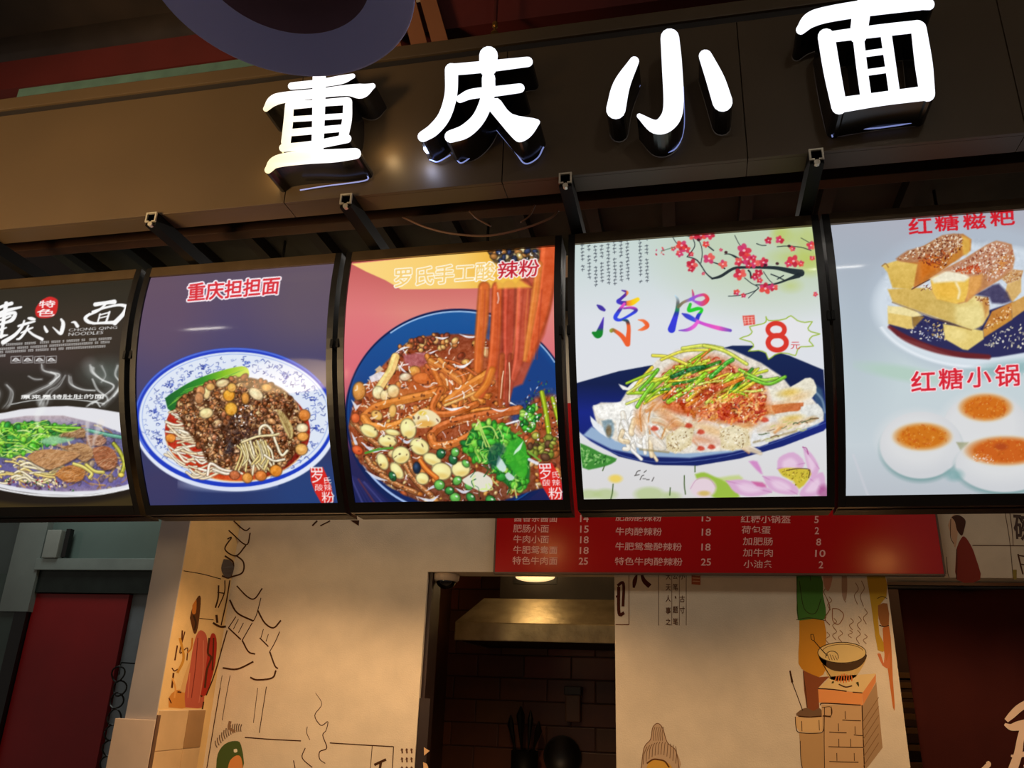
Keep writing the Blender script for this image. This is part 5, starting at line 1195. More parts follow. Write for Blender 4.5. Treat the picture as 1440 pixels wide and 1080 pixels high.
for pts, w, q in [([(222, 560), (212, 680), (196, 800)], 1.2, (128, 52, 40)), ([(244, 570), (242, 700), (226, 820)], 1.0, (206, 122, 96)), ([(190, 700), (182, 800)], 1.4, (206, 120, 84)), ([(180, 620), (196, 600), (200, 560)], 2.2, (190, 120, 44)), ([(120, 720), (132, 760), (128, 800)], 2.4, (222, 160, 84)), ([(204, 470), (214, 500), (208, 530)], 2.6, (58, 40, 24))]: M.line(c(pts), w, q)
M.build('mural_robed_figure', wall_left)

# --- steam, table edge and small lettering beside the kitchen opening
M = Mural(hit_wall)
for pts, w in [([(693, 780), (718, 825), (690, 870), (715, 910), (742, 895), (735, 930), (722, 950), (738, 1000), (710, 1015), (710, 1045), (732, 1062)], [0.7, 1.4, 1.1, 1.6, 1.0]), ([(660, 915), (658, 940), (670, 968)], 1.0), ([(652, 1000), (640, 1040), (680, 1078)], 1.3), ([(605, 1050), (612, 1085)], 1.3),
               ([(410, 958), (520, 966), (635, 972)], 1.6), ([(750, 980), (880, 988), (1005, 995)], 1.5), ([(1005, 995), (1000, 1085)], 1.2), ([(920, 990), (912, 1085)], 0.9), ([(928, 1068), (975, 1046)], 3.6), ([(955, 1052), (950, 1085)], 3.6)]:
    M.line(c(pts), w, BR)
for r in range(3):
    for k in range(3):
        x, y = 1038+k*19, 1012+r*36
        M.line(c([(x, y-10), (x+2, y+10)]), 2.0, (96, 62, 40)); M.line(c([(x-5, y-3), (x+6, y-5)]), 1.1, (96, 62, 40))
M.build('mural_steam', wall_back)
# --- lady with a green headdress
M = Mural(hit_wall)
M.fill(c([(295, 1090), (302, 1025), (330, 985), (372, 972), (396, 990), (400, 1090)]), (74, 92, 44))
M.fill(c([(340, 1090), (352, 1050), (378, 1030), (396, 1040), (398, 1090)]), (214, 142, 78))
for a in range(13):
    t = a/12
    x0, y0 = 300+95*t, 1020-85*math.sin(0.25+t*1.35)
    x1, y1 = 292+106*t, y0-28-10*math.sin(t*3)
    M.line(c([(x0, y0), ((x0+x1)/2-3, (y0+y1)/2), (x1, y1)]), 1.5, (112, 92, 72))
M.line(c([(352, 893), (348, 920), (372, 935)]), 4.0, (140, 110, 82))
M.fill(c([(366, 1006), (378, 1004), (380, 1016), (368, 1018)]), (226, 220, 190))
M.build('mural_lady', wall_left)

# --- right pier: lettering frame, hair bun, cook at the wok stove
c = crop(860, 800, 3.6)
M = Mural(hit_wall)
for pts, w in [([(18, 30), (88, 30)], 0.9), ([(88, 30), (88, 282)], 0.9), ([(88, 282), (20, 282)], 1.2), ([(238, 22), (238, 286)], 0.7), ([(378, 22), (378, 286)], 0.7), ([(305, 22), (305, 286)], 0.6), ([(343, 22), (343, 286)], 0.6)]:
    M.line(c(pts), w, (104, 58, 34))
for pts, w in [([(30, 85), (60, 74), (58, 190)], 4.0), ([(36, 90), (38, 225), (64, 222)], 4.5), ([(22, 140), (42, 140)], 3.0), ([(128, 30), (118, 60), (112, 96)], [2, 6, 3]), ([(152, 26), (165, 60), (194, 88)], [3, 6, 7])]:
    M.line(c(pts), w, (76, 32, 18))
for t, x, y in [('天', 287, 94), ('人', 287, 150), ('事', 287, 211), ('之', 287, 268), ('大', 287, 38), ('笔', 323, 92), ('题', 323, 207), ('笔', 323, 266), ('古', 358, 152), ('寸', 358, 208), ('公', 322, 36), ('小', 358, 36)]:
    M.text(t, c([(x-13, y-17), (x+13, y-17), (x+13, y+17), (x-13, y+17)]), (92, 52, 32), 0.01)
M.line(c([(322, 138), (326, 150)]), 1.6, (92, 52, 32))
M.fill(c([(405, 20), (450, 22), (450, 82), (405, 78)]), (176, 92, 62), 0)
for y in (32, 46, 62):
    M.line(c([(410, y), (446, y+2)]), 1.0, (214, 170, 120))
M.build('mural_lettering', wall_back)
M = Mural(hit_wall)
M.fill(c([(150, 1015), (165, 905), (198, 862), (208, 805), (232, 782), (258, 805), (282, 878), (325, 920), (342, 1015)]), (188, 160, 128))
M.fill(c([(172, 1015), (195, 975), (240, 962), (288, 985), (300, 1015)]), (206, 158, 66))
for k in range(12):
    x = 160+k*15
    M.line(c([(x, 1000-60*math.sin((x-150)/190*math.pi)), (x+4, 950-60*math.sin((x-150)/190*math.pi)), (x+10-(x-240)*0.12, 905-30*math.sin((x-150)/190*math.pi))]), 0.9, (104, 76, 52))
for k in range(5):
    x = 214+k*11
    M.line(c([(x, 870), (x-2, 830), (x+6, 800)]), 0.8, (104, 76, 52))
M.line(c([(150, 1010), (165, 905), (198, 862), (208, 805), (232, 782), (258, 805), (282, 878), (325, 920), (342, 1010)]), 1.1, (112, 76, 46))
M.line(c([(178, 985), (210, 965), (240, 966), (270, 975), (292, 1005)]), 2.2, (96, 58, 26))
M.build('mural_hair_bun', wall_back)
M = Mural(hit_wall)
M.fill(c([(935, 25), (1058, 25), (1070, 130), (1086, 250), (1010, 262), (943, 258), (938, 140)]), (72, 118, 46), 2)
M.fill(c([(950, 262), (1076, 262), (1084, 400), (1086, 505), (1050, 548), (988, 522), (946, 480), (950, 360)]), (196, 134, 40), 2)
M.fill(c([(968, 512), (1050, 548), (1105, 545), (1045, 605), (1052, 702), (988, 702)]), (134, 74, 42), 2)
for pts in ([(935, 258), (1000, 248), (1086, 262)], [(950, 60), (975, 200), (1030, 225), (1062, 150)], [(1005, 30), (1008, 60)], [(970, 522), (985, 640), (990, 700)], [(940, 40), (938, 140), (944, 250)]):
    M.line(c(pts), 0.9, (52, 44, 24))
M.build('mural_cook', wall_back)
M = Mural(hit_wall)
g = random.Random(3)
for x, y, h in [(1080, 60, 90), (1100, 140, 70), (1125, 250, 60), (1175, 70, 100), (1235, 70, 110), (1265, 60, 130), (1210, 250, 60), (1250, 240, 70), (1090, 320, 60), (1125, 300, 60), (1155, 310, 60), (1205, 310, 40), (1245, 310, 70), (1280, 330, 50), (1280, 200, 80)]:
    M.line(c([(x, y), (x+14, y+h*0.3), (x-6, y+h*0.6), (x+10, y+h)]), 1.0, (142, 104, 70))
M.fill(c([(1165, 30), (1190, 30), (1192, 120), (1180, 165), (1166, 120)]), (172, 138, 110))
M.fill(c([(1070, 30), (1118, 30), (1100, 110), (1078, 90)]), (196, 140, 112))
M.line(c([(1118, 200), (1150, 205), (1175, 235), (1150, 280), (1120, 262), (1118, 200)]), 1.1, (150, 96, 60))
M.line(c([(1090, 150), (1105, 200), (1080, 250), (1105, 285)]), 1.2, (140, 84, 54))
M.build('mural_rising_steam', wall_back)
M = Mural(hit_wall)
M.fill(c([(1045, 606), (1110, 545), (1338, 530), (1272, 626)]), (222, 190, 128), 0)
M.fill(c([(1043, 607), (1270, 628), (1272, 692), (1045, 676)]), (224, 148, 84), 0)
M.fill(c([(1270, 628), (1338, 532), (1338, 572), (1274, 692)]), (214, 136, 78), 0)
M.fill(c([(1062, 686), (1272, 692), (1284, 1015), (1076, 1015)]), (198, 160, 112), 0)
M.fill(c([(1272, 692), (1340, 572), (1372, 905), (1300, 1000), (1284, 1015)]), (166, 134, 96), 0)
for pts in ([(1045, 606), (1120, 610), (1190, 620)], [(1220, 624), (1270, 628)], [(1055, 690), (1080, 680), (1262, 690)], [(1268, 690), (1272, 800), (1280, 1010)]):
    M.line(c(pts), 1.6, BR)
rows = [(745, 1068, 1112), (765, 1168, 1262), (826, 1102, 1190), (840, 1226, 1272), (900, 1098, 1278), (975, 1102, 1250)]
for y, a, b in rows: M.line(c([(a, y), ((a+b)/2, y+3), (b, y+4)]), 1.3, BR)
for x, y in [(1112, 715), (1182, 738), (1148, 800), (1232, 815), (1150, 878), (1210, 878), (1140, 950), (1228, 950)]: M.line(c([(x, y-18), (x+1, y+22)]), 1.0, BR)
for k in range(6):
    M.line(c([(1274, 770+k*46), (1352, 650+k*46)]), 1.0, (132, 98, 62))
M.build('mural_brick_stove', wall_back)
M = Mural(hit_wall)
M.fill(c([(1043, 430), (1075, 500), (1112, 560), (1215, 560), (1268, 500), (1290, 440), (1230, 470), (1110, 470)]), (206, 172, 104))
M.fill(c([(1043, 428), (1060, 470), (1110, 510), (1175, 520), (1240, 505), (1280, 470), (1290, 432), (1230, 470), (1165, 478), (1100, 468)]), (78, 56, 34))
M.fill([(860+(1166+120*math.cos(t))/3.6, 800+(424+50*math.sin(t))/3.6) for t in np.linspace(0, 6.28, 20)[:-1]], (220, 190, 122))
th = np.linspace(0, 2*math.pi, 26)
M.line([(860+(1166+122*math.cos(t))/3.6, 800+(424+52*math.sin(t))/3.6) for t in th], 1.1, (60, 44, 26), 2)
M.line([(860+(1170+104*math.cos(t))/3.6, 800+(420+38*math.sin(t))/3.6) for t in np.linspace(3.3, 6.1, 14)], 0.8, (96, 70, 40), 2)
M.line(c([(1025, 365), (1060, 405), (1092, 440)]), 1.3, (60, 40, 22))
M.line(c([(1008, 332), (1022, 334), (1026, 362), (1012, 356), (1008, 332)]), 1.0, (60, 40, 22))
M.line([(860+(1116+32*math.cos(t))/3.6, 800+(446+30*math.sin(t))/3.6) for t in np.linspace(3.0, 6.6, 12)], 1.0, (60, 44, 26), 2)
for k in range(4): M.line(c([(1092+k*13, 430+k*3), (1104+k*13, 462)]), 0.8, (70, 50, 30))
for k in range(7):
    M.line(c([(1132+k*14, 578-abs(k-3)*3), (1138+k*13, 548), (1142+k*12, 530+abs(k-3)*4)]), 1.6, (206, 108, 44))
M.line(c([(1068, 480), (1112, 552)]), 1.4, (70, 46, 26))
M.line(c([(1150, 584), (1185, 598), (1218, 592)]), 1.8, (76, 46, 26))
for p in ([(1112, 580), (1122, 565), (1126, 578)], [(1236, 576), (1250, 572), (1252, 598)]): M.fill(c(p), (74, 66, 30), 2)
M.build('mural_wok', wall_back)
M = Mural(hit_wall)
M.fill(c([(936, 730), (975, 705), (1045, 702), (1066, 722), (1062, 745), (945, 746)]), (116, 88, 62))
M.fill(c([(930, 748), (1075, 745), (1076, 820), (1040, 830), (955, 826), (934, 800)]), (212, 174, 118), 0)
M.fill(c([(950, 830), (1078, 830), (1080, 1015), (965, 1015)]), (186, 148, 98), 0)
for pts, w in [([(945, 746), (1000, 750), (1064, 746)], 1.8), ([(930, 748), (934, 800), (950, 828), (1040, 832), (1072, 818), (1076, 748)], 1.2), ([(962, 770), (964, 822)], 1.0), ([(1050, 765), (1052, 818)], 1.0), ([(955, 870), (958, 960), (966, 1012)], 1.0), ([(1078, 700), (1076, 850), (1078, 1012)], 1.1), ([(903, 515), (915, 575)], [2, 3.2]), ([(915, 575), (968, 718)], 1.1), ([(1065, 702), (1110, 700), (1112, 742), (1072, 742)], 1.0)]:
    M.line(c(pts), w, BR)
M.build('mural_bucket', wall_back)
M = Mural(hit_wall)
M.fill(c([(1290, 25), (1382, 25), (1392, 140), (1352, 190), (1356, 330), (1392, 400), (1348, 412), (1322, 240)]), (186, 146, 42), 2)
M.fill(c([(1348, 185), (1396, 175), (1404, 282), (1372, 292), (1352, 250)]), (150, 96, 50), 2)
M.fill(c([(1372, 300), (1405, 290), (1418, 420), (1424, 560), (1434, 700), (1424, 700), (1400, 520), (1380, 420)]), (186, 106, 50), 2)
M.fill(c([(1345, 430), (1372, 490), (1408, 500), (1406, 420), (1392, 470), (1382, 428), (1378, 478), (1362, 430)]), (196, 112, 66), 2)
M.line(c([(1345, 150), (1370, 140), (1395, 150)]), 1.0, BR); M.line(c([(1355, 285), (1380, 292), (1404, 286)]), 1.3, BR)
M.build('mural_helper', wall_back)
# --- above the curtained opening
c = crop(1300, 700, 7.714)
M = Mural(hit_wall)
M.fill(c([(255, 300), (292, 205), (345, 190), (362, 330), (350, 470), (330, 540), (300, 450)]), (206, 164, 128))
M.fill(c([(292, 210), (345, 186), (400, 200), (446, 250), (432, 340), (404, 412), (352, 350), (330, 260)]), (78, 50, 40))
M.fill(c([(345, 560), (380, 470), (430, 418), (500, 510), (556, 650), (604, 890), (352, 890)]), (138, 56, 44))
for pts, w in [([(285, 230), (282, 420), (318, 500)], 1.0), ([(350, 560), (352, 720), (345, 880)], 1.4), ([(240, 640), (250, 800), (270, 870)], 0.8), ([(520, 516), (800, 518), (1120, 522)], 1.2), ([(875, 170), (925, 480), (962, 890)], 0.8), ([(925, 165), (950, 350), (962, 520)], 0.9), ([(1014, 610), (1045, 740), (1068, 830)], 2.2), ([(1014, 625), (1120, 640)], 1.8), ([(1040, 720), (1130, 730)], 1.6)]:
    M.line(c(pts), w, (84, 52, 38))
M.fill(c([(958, 780), (1000, 780), (1000, 885), (965, 885)]), (150, 130, 60), 0)
M.text('碗', c([(955, 160), (1190, 175), (1200, 470), (975, 465)]), (88, 72, 64), 0.02)
M.build('mural_red_gown', wall_back)
# ================================================================== shop fascia
YF = 1.945
bronze = mat('bronze_panel', (80, 64, 44), 0.5, metal=0.15, noise=0.07, nscale=3, bump=0.04, bscale=8)
shade_backing_m = mat('painted_shade_and_backing', (26, 19, 14), 0.6, noise=0.1)
Z0, Z1, Z2, Z3 = H+1.383, H+1.861, H+1.885, H+1.934
fas = empty('sign_fascia', (-0.6, YF, Z0), 'long dark bronze metal fascia carrying the lit characters above the picture boxes', 'fascia')
cuts = [-3.4, -1.17, -0.486, 0.2, 0.886, 1.75]
for a, b in zip(cuts, cuts[1:]):
    obj('panel', nbox(a+0.0012, b-0.0012, YF, YF+0.012, Z0, Z1, bevel=0.0015), bronze, fas)
    obj('soffit_return', nbox(a+0.0012, b-0.0012, YF+0.0125, YF+0.083, Z0, Z0+0.004), bronze, fas)
obj('trim_shade_strip', nbox(-3.4, 1.75, YF+0.003, YF+0.03, Z1+0.0005, Z2-0.0005), shade_backing_m, fas)  # flat dark strip painting the shadow under the top trim
obj('top_trim', nbox(-3.4, 1.75, YF-0.006, YF+0.05, Z2, Z3, bevel=0.003), bronze, fas)
obj('backing', nbox(-3.4, 1.75, YF+0.03, YF+0.05, Z0+0.005, Z2), shade_backing_m, fas)

# ================================================================== the four lit channel characters
def stroke_shapes(strokes, polys):
    out = []
    for st in strokes:
        o_, L, R = ribbon_outline([(a, b, w*1.06+0.8) for a, b, w in st], 6, 6)
        out.append(o_)
    for p in polys:
        P = np.asarray(p, float)
        out.append(spline(np.vstack([P, P[:1]]), 4)[:-1])
    return out
from mathutils.geometry import tessellate_polygon
LED = attr_mat('lit_acrylic', 1.0, 0.3, 0.3, diffuse=False)
MATS['lit_acrylic'].node_tree.nodes['Principled BSDF'].inputs['Emission Strength'].default_value = 1.35
return_m = mat('black_letter_return', (20, 18, 18), 0.22, noise=0.15, nscale=20)
edge_glow_m = mat('painted_edge_glow', (150, 165, 235), 0.3, emit=0.55)
def sign_character(label, shapes, led, rim):
    depth, yf = 0.098, YF-0.1
    pts = np.vstack(shapes)
    lo = on_y(pts[:, 0].mean(), pts[:, 1].max(), yf)
    root = empty('sign_character', (lo[0], YF, lo[2]), label, 'sign letter', 'lit characters on the fascia')
    V, Fc, Cc, SV, SF = [], [], [], [], []
    for S in shapes:
        b = len(V); n = len(S)
        W = [on_y(p[0], p[1], yf) for p in S]
        V += [tuple(w) for w in W]
        for t in tessellate_polygon([[Vector((p[0], p[1], 0)) for p in S]]):
            Fc.append([b+i for i in t])
        b2 = len(SV)
        SV += [(w[0], yf+0.0004, w[2]) for w in W]+[(w[0], yf+depth, w[2]) for w in W]
        for i in range(n):
            j = (i+1) % n
            SF.append((b2+i, b2+j, b2+n+j, b2+n+i))
        Cc += [led(p[0], p[1]) for p in S]
    me = bpy.data.meshes.new('face')
    me.from_pydata(V, [], Fc)
    a = me.color_attributes.new('ink', 'FLOAT_COLOR', 'POINT')
    a.data.foreach_set('color', np.hstack([np.array(Cc), np.ones((len(Cc), 1))]).astype(np.float32).ravel())
    obj('face', me, LED, root)
    me = bpy.data.meshes.new('side_return')
    me.from_pydata(SV, [], SF)
    obj('side_return', me, return_m, root)
    # thin glowing tubes stand in for LED light reflected along the rear edge
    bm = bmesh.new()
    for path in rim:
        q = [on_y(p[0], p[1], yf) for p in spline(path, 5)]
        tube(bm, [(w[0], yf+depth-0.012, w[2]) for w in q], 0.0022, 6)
    obj('painted_rear_glow', bm, edge_glow_m, root)
    return root
cool = lambda x, y: (0.93, 0.94, 1.0)
def warm_led(x, y):
    t = min(max((440-x)/60.0, 0), 1)*min(max((y-120)/40.0, 0.25), 1)
    return (1.0, 0.97-0.15*t, 0.98-0.52*t)
zhong = stroke_shapes([[(410, 121, 9), (450, 117, 10), (480, 112, 11), (496, 107, 6)],
                       [(374, 153, 7), (384, 142, 14), (400, 137, 14), (450, 131, 12), (488, 127, 14), (508, 128, 19), (524, 121, 7)],
                       [(449, 108, 17), (448, 160, 16), (446, 220, 15)],
                       [(409, 148, 11), (450, 145, 9), (488, 142, 10)], [(407, 148, 11), (405, 175, 12), (402, 200, 12)], [(489, 143, 11), (488, 168, 12), (483, 192, 12)],
                       [(405, 168, 7), (487, 163, 7)], [(403, 187, 9), (484, 180, 9)],
                       [(398, 208, 10), (440, 204, 11), (488, 195, 11)],
                       [(377, 239, 9), (390, 227, 16), (430, 221, 18), (470, 219, 17), (500, 216, 14)]], [])
qing = stroke_shapes([[(687, 78, 24), (686, 96, 22)], [(634, 98, 15), (680, 94, 15), (742, 87, 13)], [(635, 98, 17), (634, 133, 16), (625, 163, 16), (610, 182, 16), (595, 192, 14)],
                      [(647, 139, 10), (664, 132, 13), (700, 128, 13), (731, 124, 12)], [(687, 110, 17), (686, 135, 17), (674, 165, 17), (655, 184, 18), (634, 192, 16)]],
                     [[(682, 148), (700, 138), (720, 160), (757, 168), (755, 180), (744, 194), (730, 200), (719, 192), (702, 172)]])
xiao = stroke_shapes([[(892, 86, 12), (874, 120, 22), (866, 154, 25)], [(942, 53, 24), (945, 92, 26), (947, 150, 26), (938, 172, 24), (921, 178, 18), (899, 163, 6)], [(992, 79, 17), (1006, 112, 24), (1016, 143, 26)]], [])
mian = stroke_shapes([[(1126, 42, 12), (1140, 28, 20), (1165, 20, 21), (1220, 11, 22), (1285, 3, 23), (1306, 6, 15)], [(1212, 12, 24), (1207, 50, 22)],
                      [(1162, 52, 22), (1170, 100, 22), (1180, 150, 20)], [(1292, 40, 20), (1299, 90, 23), (1304, 132, 20)], [(1160, 53, 14), (1230, 44, 16), (1291, 37, 16)],
                      [(1180, 148, 20), (1240, 139, 18), (1302, 131, 19)], [(1207, 52, 14), (1212, 95, 14), (1218, 138, 14)], [(1246, 48, 14), (1252, 90, 14), (1258, 132, 14)],
                      [(1208, 77, 8), (1252, 71, 8)], [(1212, 103, 8), (1254, 97, 8)]], [])
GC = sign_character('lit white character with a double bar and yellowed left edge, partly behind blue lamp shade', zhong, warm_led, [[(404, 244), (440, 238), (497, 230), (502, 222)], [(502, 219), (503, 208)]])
def fascia_glow(px, py, energy, color):
    q = on_y(px, py, YF-0.045)
    add_light('fascia_glow_light', 'POINT', tuple(q), energy, color, None, shadow_soft_size=0.02)
fascia_glow(598, 216, 0.45, (0.55, 0.65, 1.0)); fascia_glow(388, 236, 0.35, (1.0, 0.70, 0.30)); fascia_glow(540, 205, 0.25, (1.0, 0.72, 0.36))  # added point lights that put glow patches on the fascia
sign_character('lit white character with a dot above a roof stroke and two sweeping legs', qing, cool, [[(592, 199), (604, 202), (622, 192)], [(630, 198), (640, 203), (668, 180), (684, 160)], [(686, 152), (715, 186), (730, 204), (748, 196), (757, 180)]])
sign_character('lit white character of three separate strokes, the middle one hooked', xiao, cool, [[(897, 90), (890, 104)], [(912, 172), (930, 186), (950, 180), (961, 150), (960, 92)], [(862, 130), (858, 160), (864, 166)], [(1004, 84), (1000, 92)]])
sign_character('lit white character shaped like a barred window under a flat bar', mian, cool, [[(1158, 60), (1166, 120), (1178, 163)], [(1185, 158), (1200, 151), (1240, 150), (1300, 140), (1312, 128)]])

# ================================================================== curved picture light boxes
def prof(t):
    """front curve of a box: t 0 at the foot, 1 at the head -> (Y, Z)"""
    return 2.4-0.5368*t+0.3088*t*t, H+0.5508+0.7392*t
T_EXT0, T_EXT1 = -0.038, 1.050
top_m = mat('frame_rail', (120, 100, 76), 0.32, metal=0.75, noise=0.1, nscale=20)
PRINT = attr_mat('backlit_print', 1.0, 0.07, 0.08, diffuse=False)
def curve_slab(bm, x0, x1, t0, t1, dy0, dy1, n=24):
    """slab following the box curve between x0..x1, from dy0 (front) to dy1 (back)"""
    rings = []
    for i in range(n+1):
        t = t0+(t1-t0)*i/n
        y, z = prof(t)
        rings.append([bm.verts.new(p) for p in ((x0, y+dy0, z), (x1, y+dy0, z), (x1, y+dy1, z), (x0, y+dy1, z))])
    for a, b in zip(rings, rings[1:]):
        for k in range(4):
            bm.faces.new((a[k], a[(k+1) % 4], b[(k+1) % 4], b[k]))
    bm.faces.new(rings[0][::-1]); bm.faces.new(rings[-1])
    return bm
def print_mesh(x0, x1, canvas, dens):
    # grid about as fine as the photograph
    mx = (x0+x1)/2; y, z = prof(0.5)
    u0, v0 = project((x0, y, z)); u1, v1 = project((x1, y, z))
    a0, b0 = project((mx, *prof(0))); a1, b1 = project((mx, *prof(1)))
    nx, nt = int(abs(u1-u0)*dens), int(abs(b1-b0)*dens)
    T, X = np.meshgrid(np.linspace(0, 1, nt), np.linspace(x0, x1, nx), indexing='ij')
    Yc, Zc = prof(T)
    P = np.stack([X, Yc-0.0005, Zc], -1).reshape(-1, 3)
    px, py = project(P)
    col = np.clip(canvas.sample(px, py), 0, 255)
    col = lin(col)
    me = bpy.data.meshes.new('print')
    me.vertices.add(len(P)); me.vertices.foreach_set('co', P.astype(np.float32).ravel())
    i, j = np.meshgrid(np.arange(nt-1), np.arange(nx-1), indexing='ij')
    a = (i*nx+j).ravel()
    Q = np.stack([a, a+1, a+nx+1, a+nx], 1)
    me.loops.add(Q.size); me.loops.foreach_set('vertex_index', Q.ravel().astype(np.int32))
    me.polygons.add(len(Q)); me.polygons.foreach_set('loop_start', np.arange(0, Q.size, 4, dtype=np.int32))
    me.polygons.foreach_set('use_smooth', np.ones(len(Q), bool))
    me.update(calc_edges=True)
    at = me.color_attributes.new('ink', 'FLOAT_COLOR', 'POINT')
    at.data.foreach_set('color', np.hstack([col, np.ones((len(col), 1))]).astype(np.float32).ravel())
    return me
BOXES = [(-2.490, -1.825, 'curved light box picturing a bowl of beef noodle soup on black', paint_beef),
         (-1.764, -1.088, 'curved light box picturing minced pork noodles in a blue patterned bowl', paint_dandan),
         (-1.031, -0.364, 'curved light box picturing orange sour noodles lifted from a navy bowl', paint_sour),
         (-0.303, 0.385, 'curved light box picturing cold noodles under blossom branches with price 8', paint_cold),
         (0.434, 1.122, 'curved light box picturing sugared rice sticks above white toasted buns', paint_sugar)]
DENS = 1.12
for x0, x1, lab, painter in BOXES:
    root = empty('menu_light_box', ((x0+x1)/2, 2.5, H+0.515), lab, 'light box', 'picture light boxes in a row')
    obj('housing', curve_slab(bmesh.new(), x0-0.018, x1+0.018, T_EXT0, T_EXT1, 0.012, 0.10), black_soft, root)
    obj('side_rail', curve_slab(bmesh.new(), x0-0.020, x0+0.0005, T_EXT0, T_EXT1, -0.008, 0.03), black_metal, root)
    obj('side_rail', curve_slab(bmesh.new(), x1-0.0005, x1+0.020, T_EXT0, T_EXT1, -0.008, 0.03), black_metal, root)
    obj('top_rail', curve_slab(bmesh.new(), x0+0.0005, x1-0.0005, 1.0005, T_EXT1, -0.009, 0.03, 3), top_m, root)
    obj('bottom_rail', curve_slab(bmesh.new(), x0+0.0005, x1-0.0005, T_EXT0, -0.0005, -0.009, 0.03, 3), black_metal, root)
    y, z = prof(0.62)
    for xa, xb in ((x0-0.0235, x0-0.014), (x1+0.014, x1+0.0235)):
        obj('clip', nbox(xa, xb, y-0.012, y+0.03, z-0.014, z+0.014, bevel=0.002), black_soft, root)
    obj('print', print_mesh(x0, x1, painter(), DENS), PRINT, root)

# ================================================================== support bars from the fascia to the wall
alu = mat('bar_tip_metal', (205, 196, 178), 0.35, metal=0.6, noise=0.08)
bar_m = mat('black_bar', (9, 8, 7), 0.6, noise=0.2, nscale=15, spec=0.15)
zb0, zb1 = H+1.337, H+1.3815
names = ['beside the noodle soup box', 'above the blue bowl box', 'between blue bowl and navy bowl boxes', 'between navy bowl and blossom boxes', 'between blossom and rice stick boxes']
for x, w in zip((-2.27, -1.612, -0.958, -0.298, 0.373), names):
    b = empty('support_bar', (x, 1.93, zb0), 'black channel bar under the fascia '+w, 'support bar', 'bars holding the light boxes')
    bm = bmesh.new()
    for q in ((x-0.018, x-0.0145, zb0, zb1), (x+0.0145, x+0.018, zb0, zb1), (x-0.0145, x+0.0145, zb1-0.0035, zb1), (x-0.0145, x+0.0145, zb0, zb0+0.0035)):
        box(bm, q[0], q[1], 1.932, YW-0.002, q[2], q[3])
    obj('channel', bm, bar_m, b)
    bm = bmesh.new()
    for q in ((x-0.0185, x-0.0135, zb0+0.014, zb1), (x+0.0135, x+0.0185, zb0+0.014, zb1), (x-0.0135, x+0.0135, zb1-0.005, zb1), (x-0.0185, x-0.005, zb0+0.010, zb0+0.014), (x+0.005, x+0.0185, zb0+0.010, zb0+0.014)):
        box(bm, q[0], q[1], 1.926, 1.932, q[2], q[3])
    obj('cut_end', bm, alu, b)
    bm = bmesh.new(); tube(bm, [(x, 1.928, zb0+0.004), (x, 1.94, zb0+0.004)], 0.008, 8)
    obj('bolt', bm, alu, b)
    bm = nbox(x-0.012, x+0.012, 2.19, 2.215, H+1.328, zb0, bevel=0.001)
    obj('hanger', bm, bar_m, b)

# ================================================================== things above and behind the fascia
redb = mat('red_beam_paint', (74, 20, 18), 0.55, noise=0.15, nscale=4)
o = obj('red_beam', nbox(-4.4, 2.6, 2.30, 2.42, H+2.345, H+2.50), redb)
tag(o, 'dark red beam running along above the fascia', 'beam')
o = obj('steel_strip', nbox(-2.35, -1.2, YF+0.052, YF+0.09, H+1.90, H+2.028), mat('teal_steel', (120, 158, 150), 0.3, metal=0.7, noise=0.15, nscale=14))
tag(o, 'short teal steel strip lying behind the top of the fascia', 'metal strip')
o = obj('ceiling_duct', tube(bmesh.new(), [(-4.0, 2.75, H+3.0), (2.0, 2.75, H+3.0)], 0.14, 20), mat('dark_duct', (70, 60, 54), 0.45, metal=0.5, noise=0.25, nscale=5), None, True)
tag(o, 'dark round duct running along the ceiling above the red beam', 'duct')
bm = bmesh.new()
pts = [(-2.75+i*0.012, 2.2, H+2.93+0.04*i*0.012) for i in range(60)]
tube(bm, pts, [0.11+0.008*(i % 2) for i in range(60)], 18)
o = obj('flexible_duct', bm, mat('foil_duct', (150, 146, 138), 0.35, metal=0.8, noise=0.2, nscale=30), None)
tag(o, 'ribbed silver foil duct in the dark corner of the ceiling', 'duct')
wood = mat('brown_board', (120, 74, 46), 0.6, noise=0.25, nscale=6, stretch=(1, 1, 0.15))
for k, (xa, tl) in enumerate(((-0.96, 0.05), (-0.86, 0.05), (-0.78, 0.06))):
    bm = nbox(-0.03, 0.03, 0, 0.02, 0, 0.42)
    o = obj('ceiling_board', bm, wood)
    o.location = (xa, 2.24, H+2.10); o.rotation_euler = (0, -0.28, 0)
    tag(o, 'narrow brown board slanting behind the fascia under the red beam', 'board', 'slanting boards')
g = empty('sprinkler', (-0.60, 2.20, H+2.22), 'small brass sprinkler head below the red beam', 'sprinkler')
bm = bmesh.new(); lathe(bm, [(0, 0), (0.014, 0.002), (0.014, 0.006), (0.005, 0.010), (0.005, 0.03), (0.010, 0.034), (0.010, 0.05), (0, 0.05)], (-0.60, 2.20, H+2.19), 16)
brass = mat('brass', (190, 140, 70), 0.3, metal=0.9, noise=0.1)
obj('head', bm, brass, g)
obj('drop_pipe', tube(bmesh.new(), [(-0.60, 2.20, H+2.24), (-0.60, 2.20, H+3.0)], 0.007, 8), mat('red_pipe', (70, 22, 18), 0.5, noise=0.1), g)
o = obj('inner_beam', nbox(-2.6, 2.3, 2.24, 2.29, H+1.49, H+1.53, bevel=0.003), mat('rust_beam', (58, 36, 25), 0.5, noise=0.3, nscale=6))
tag(o, 'rust brown beam just behind the foot of the fascia', 'beam')
cable_m = mat('brown_cable', (112, 78, 58), 0.5, noise=0.1)
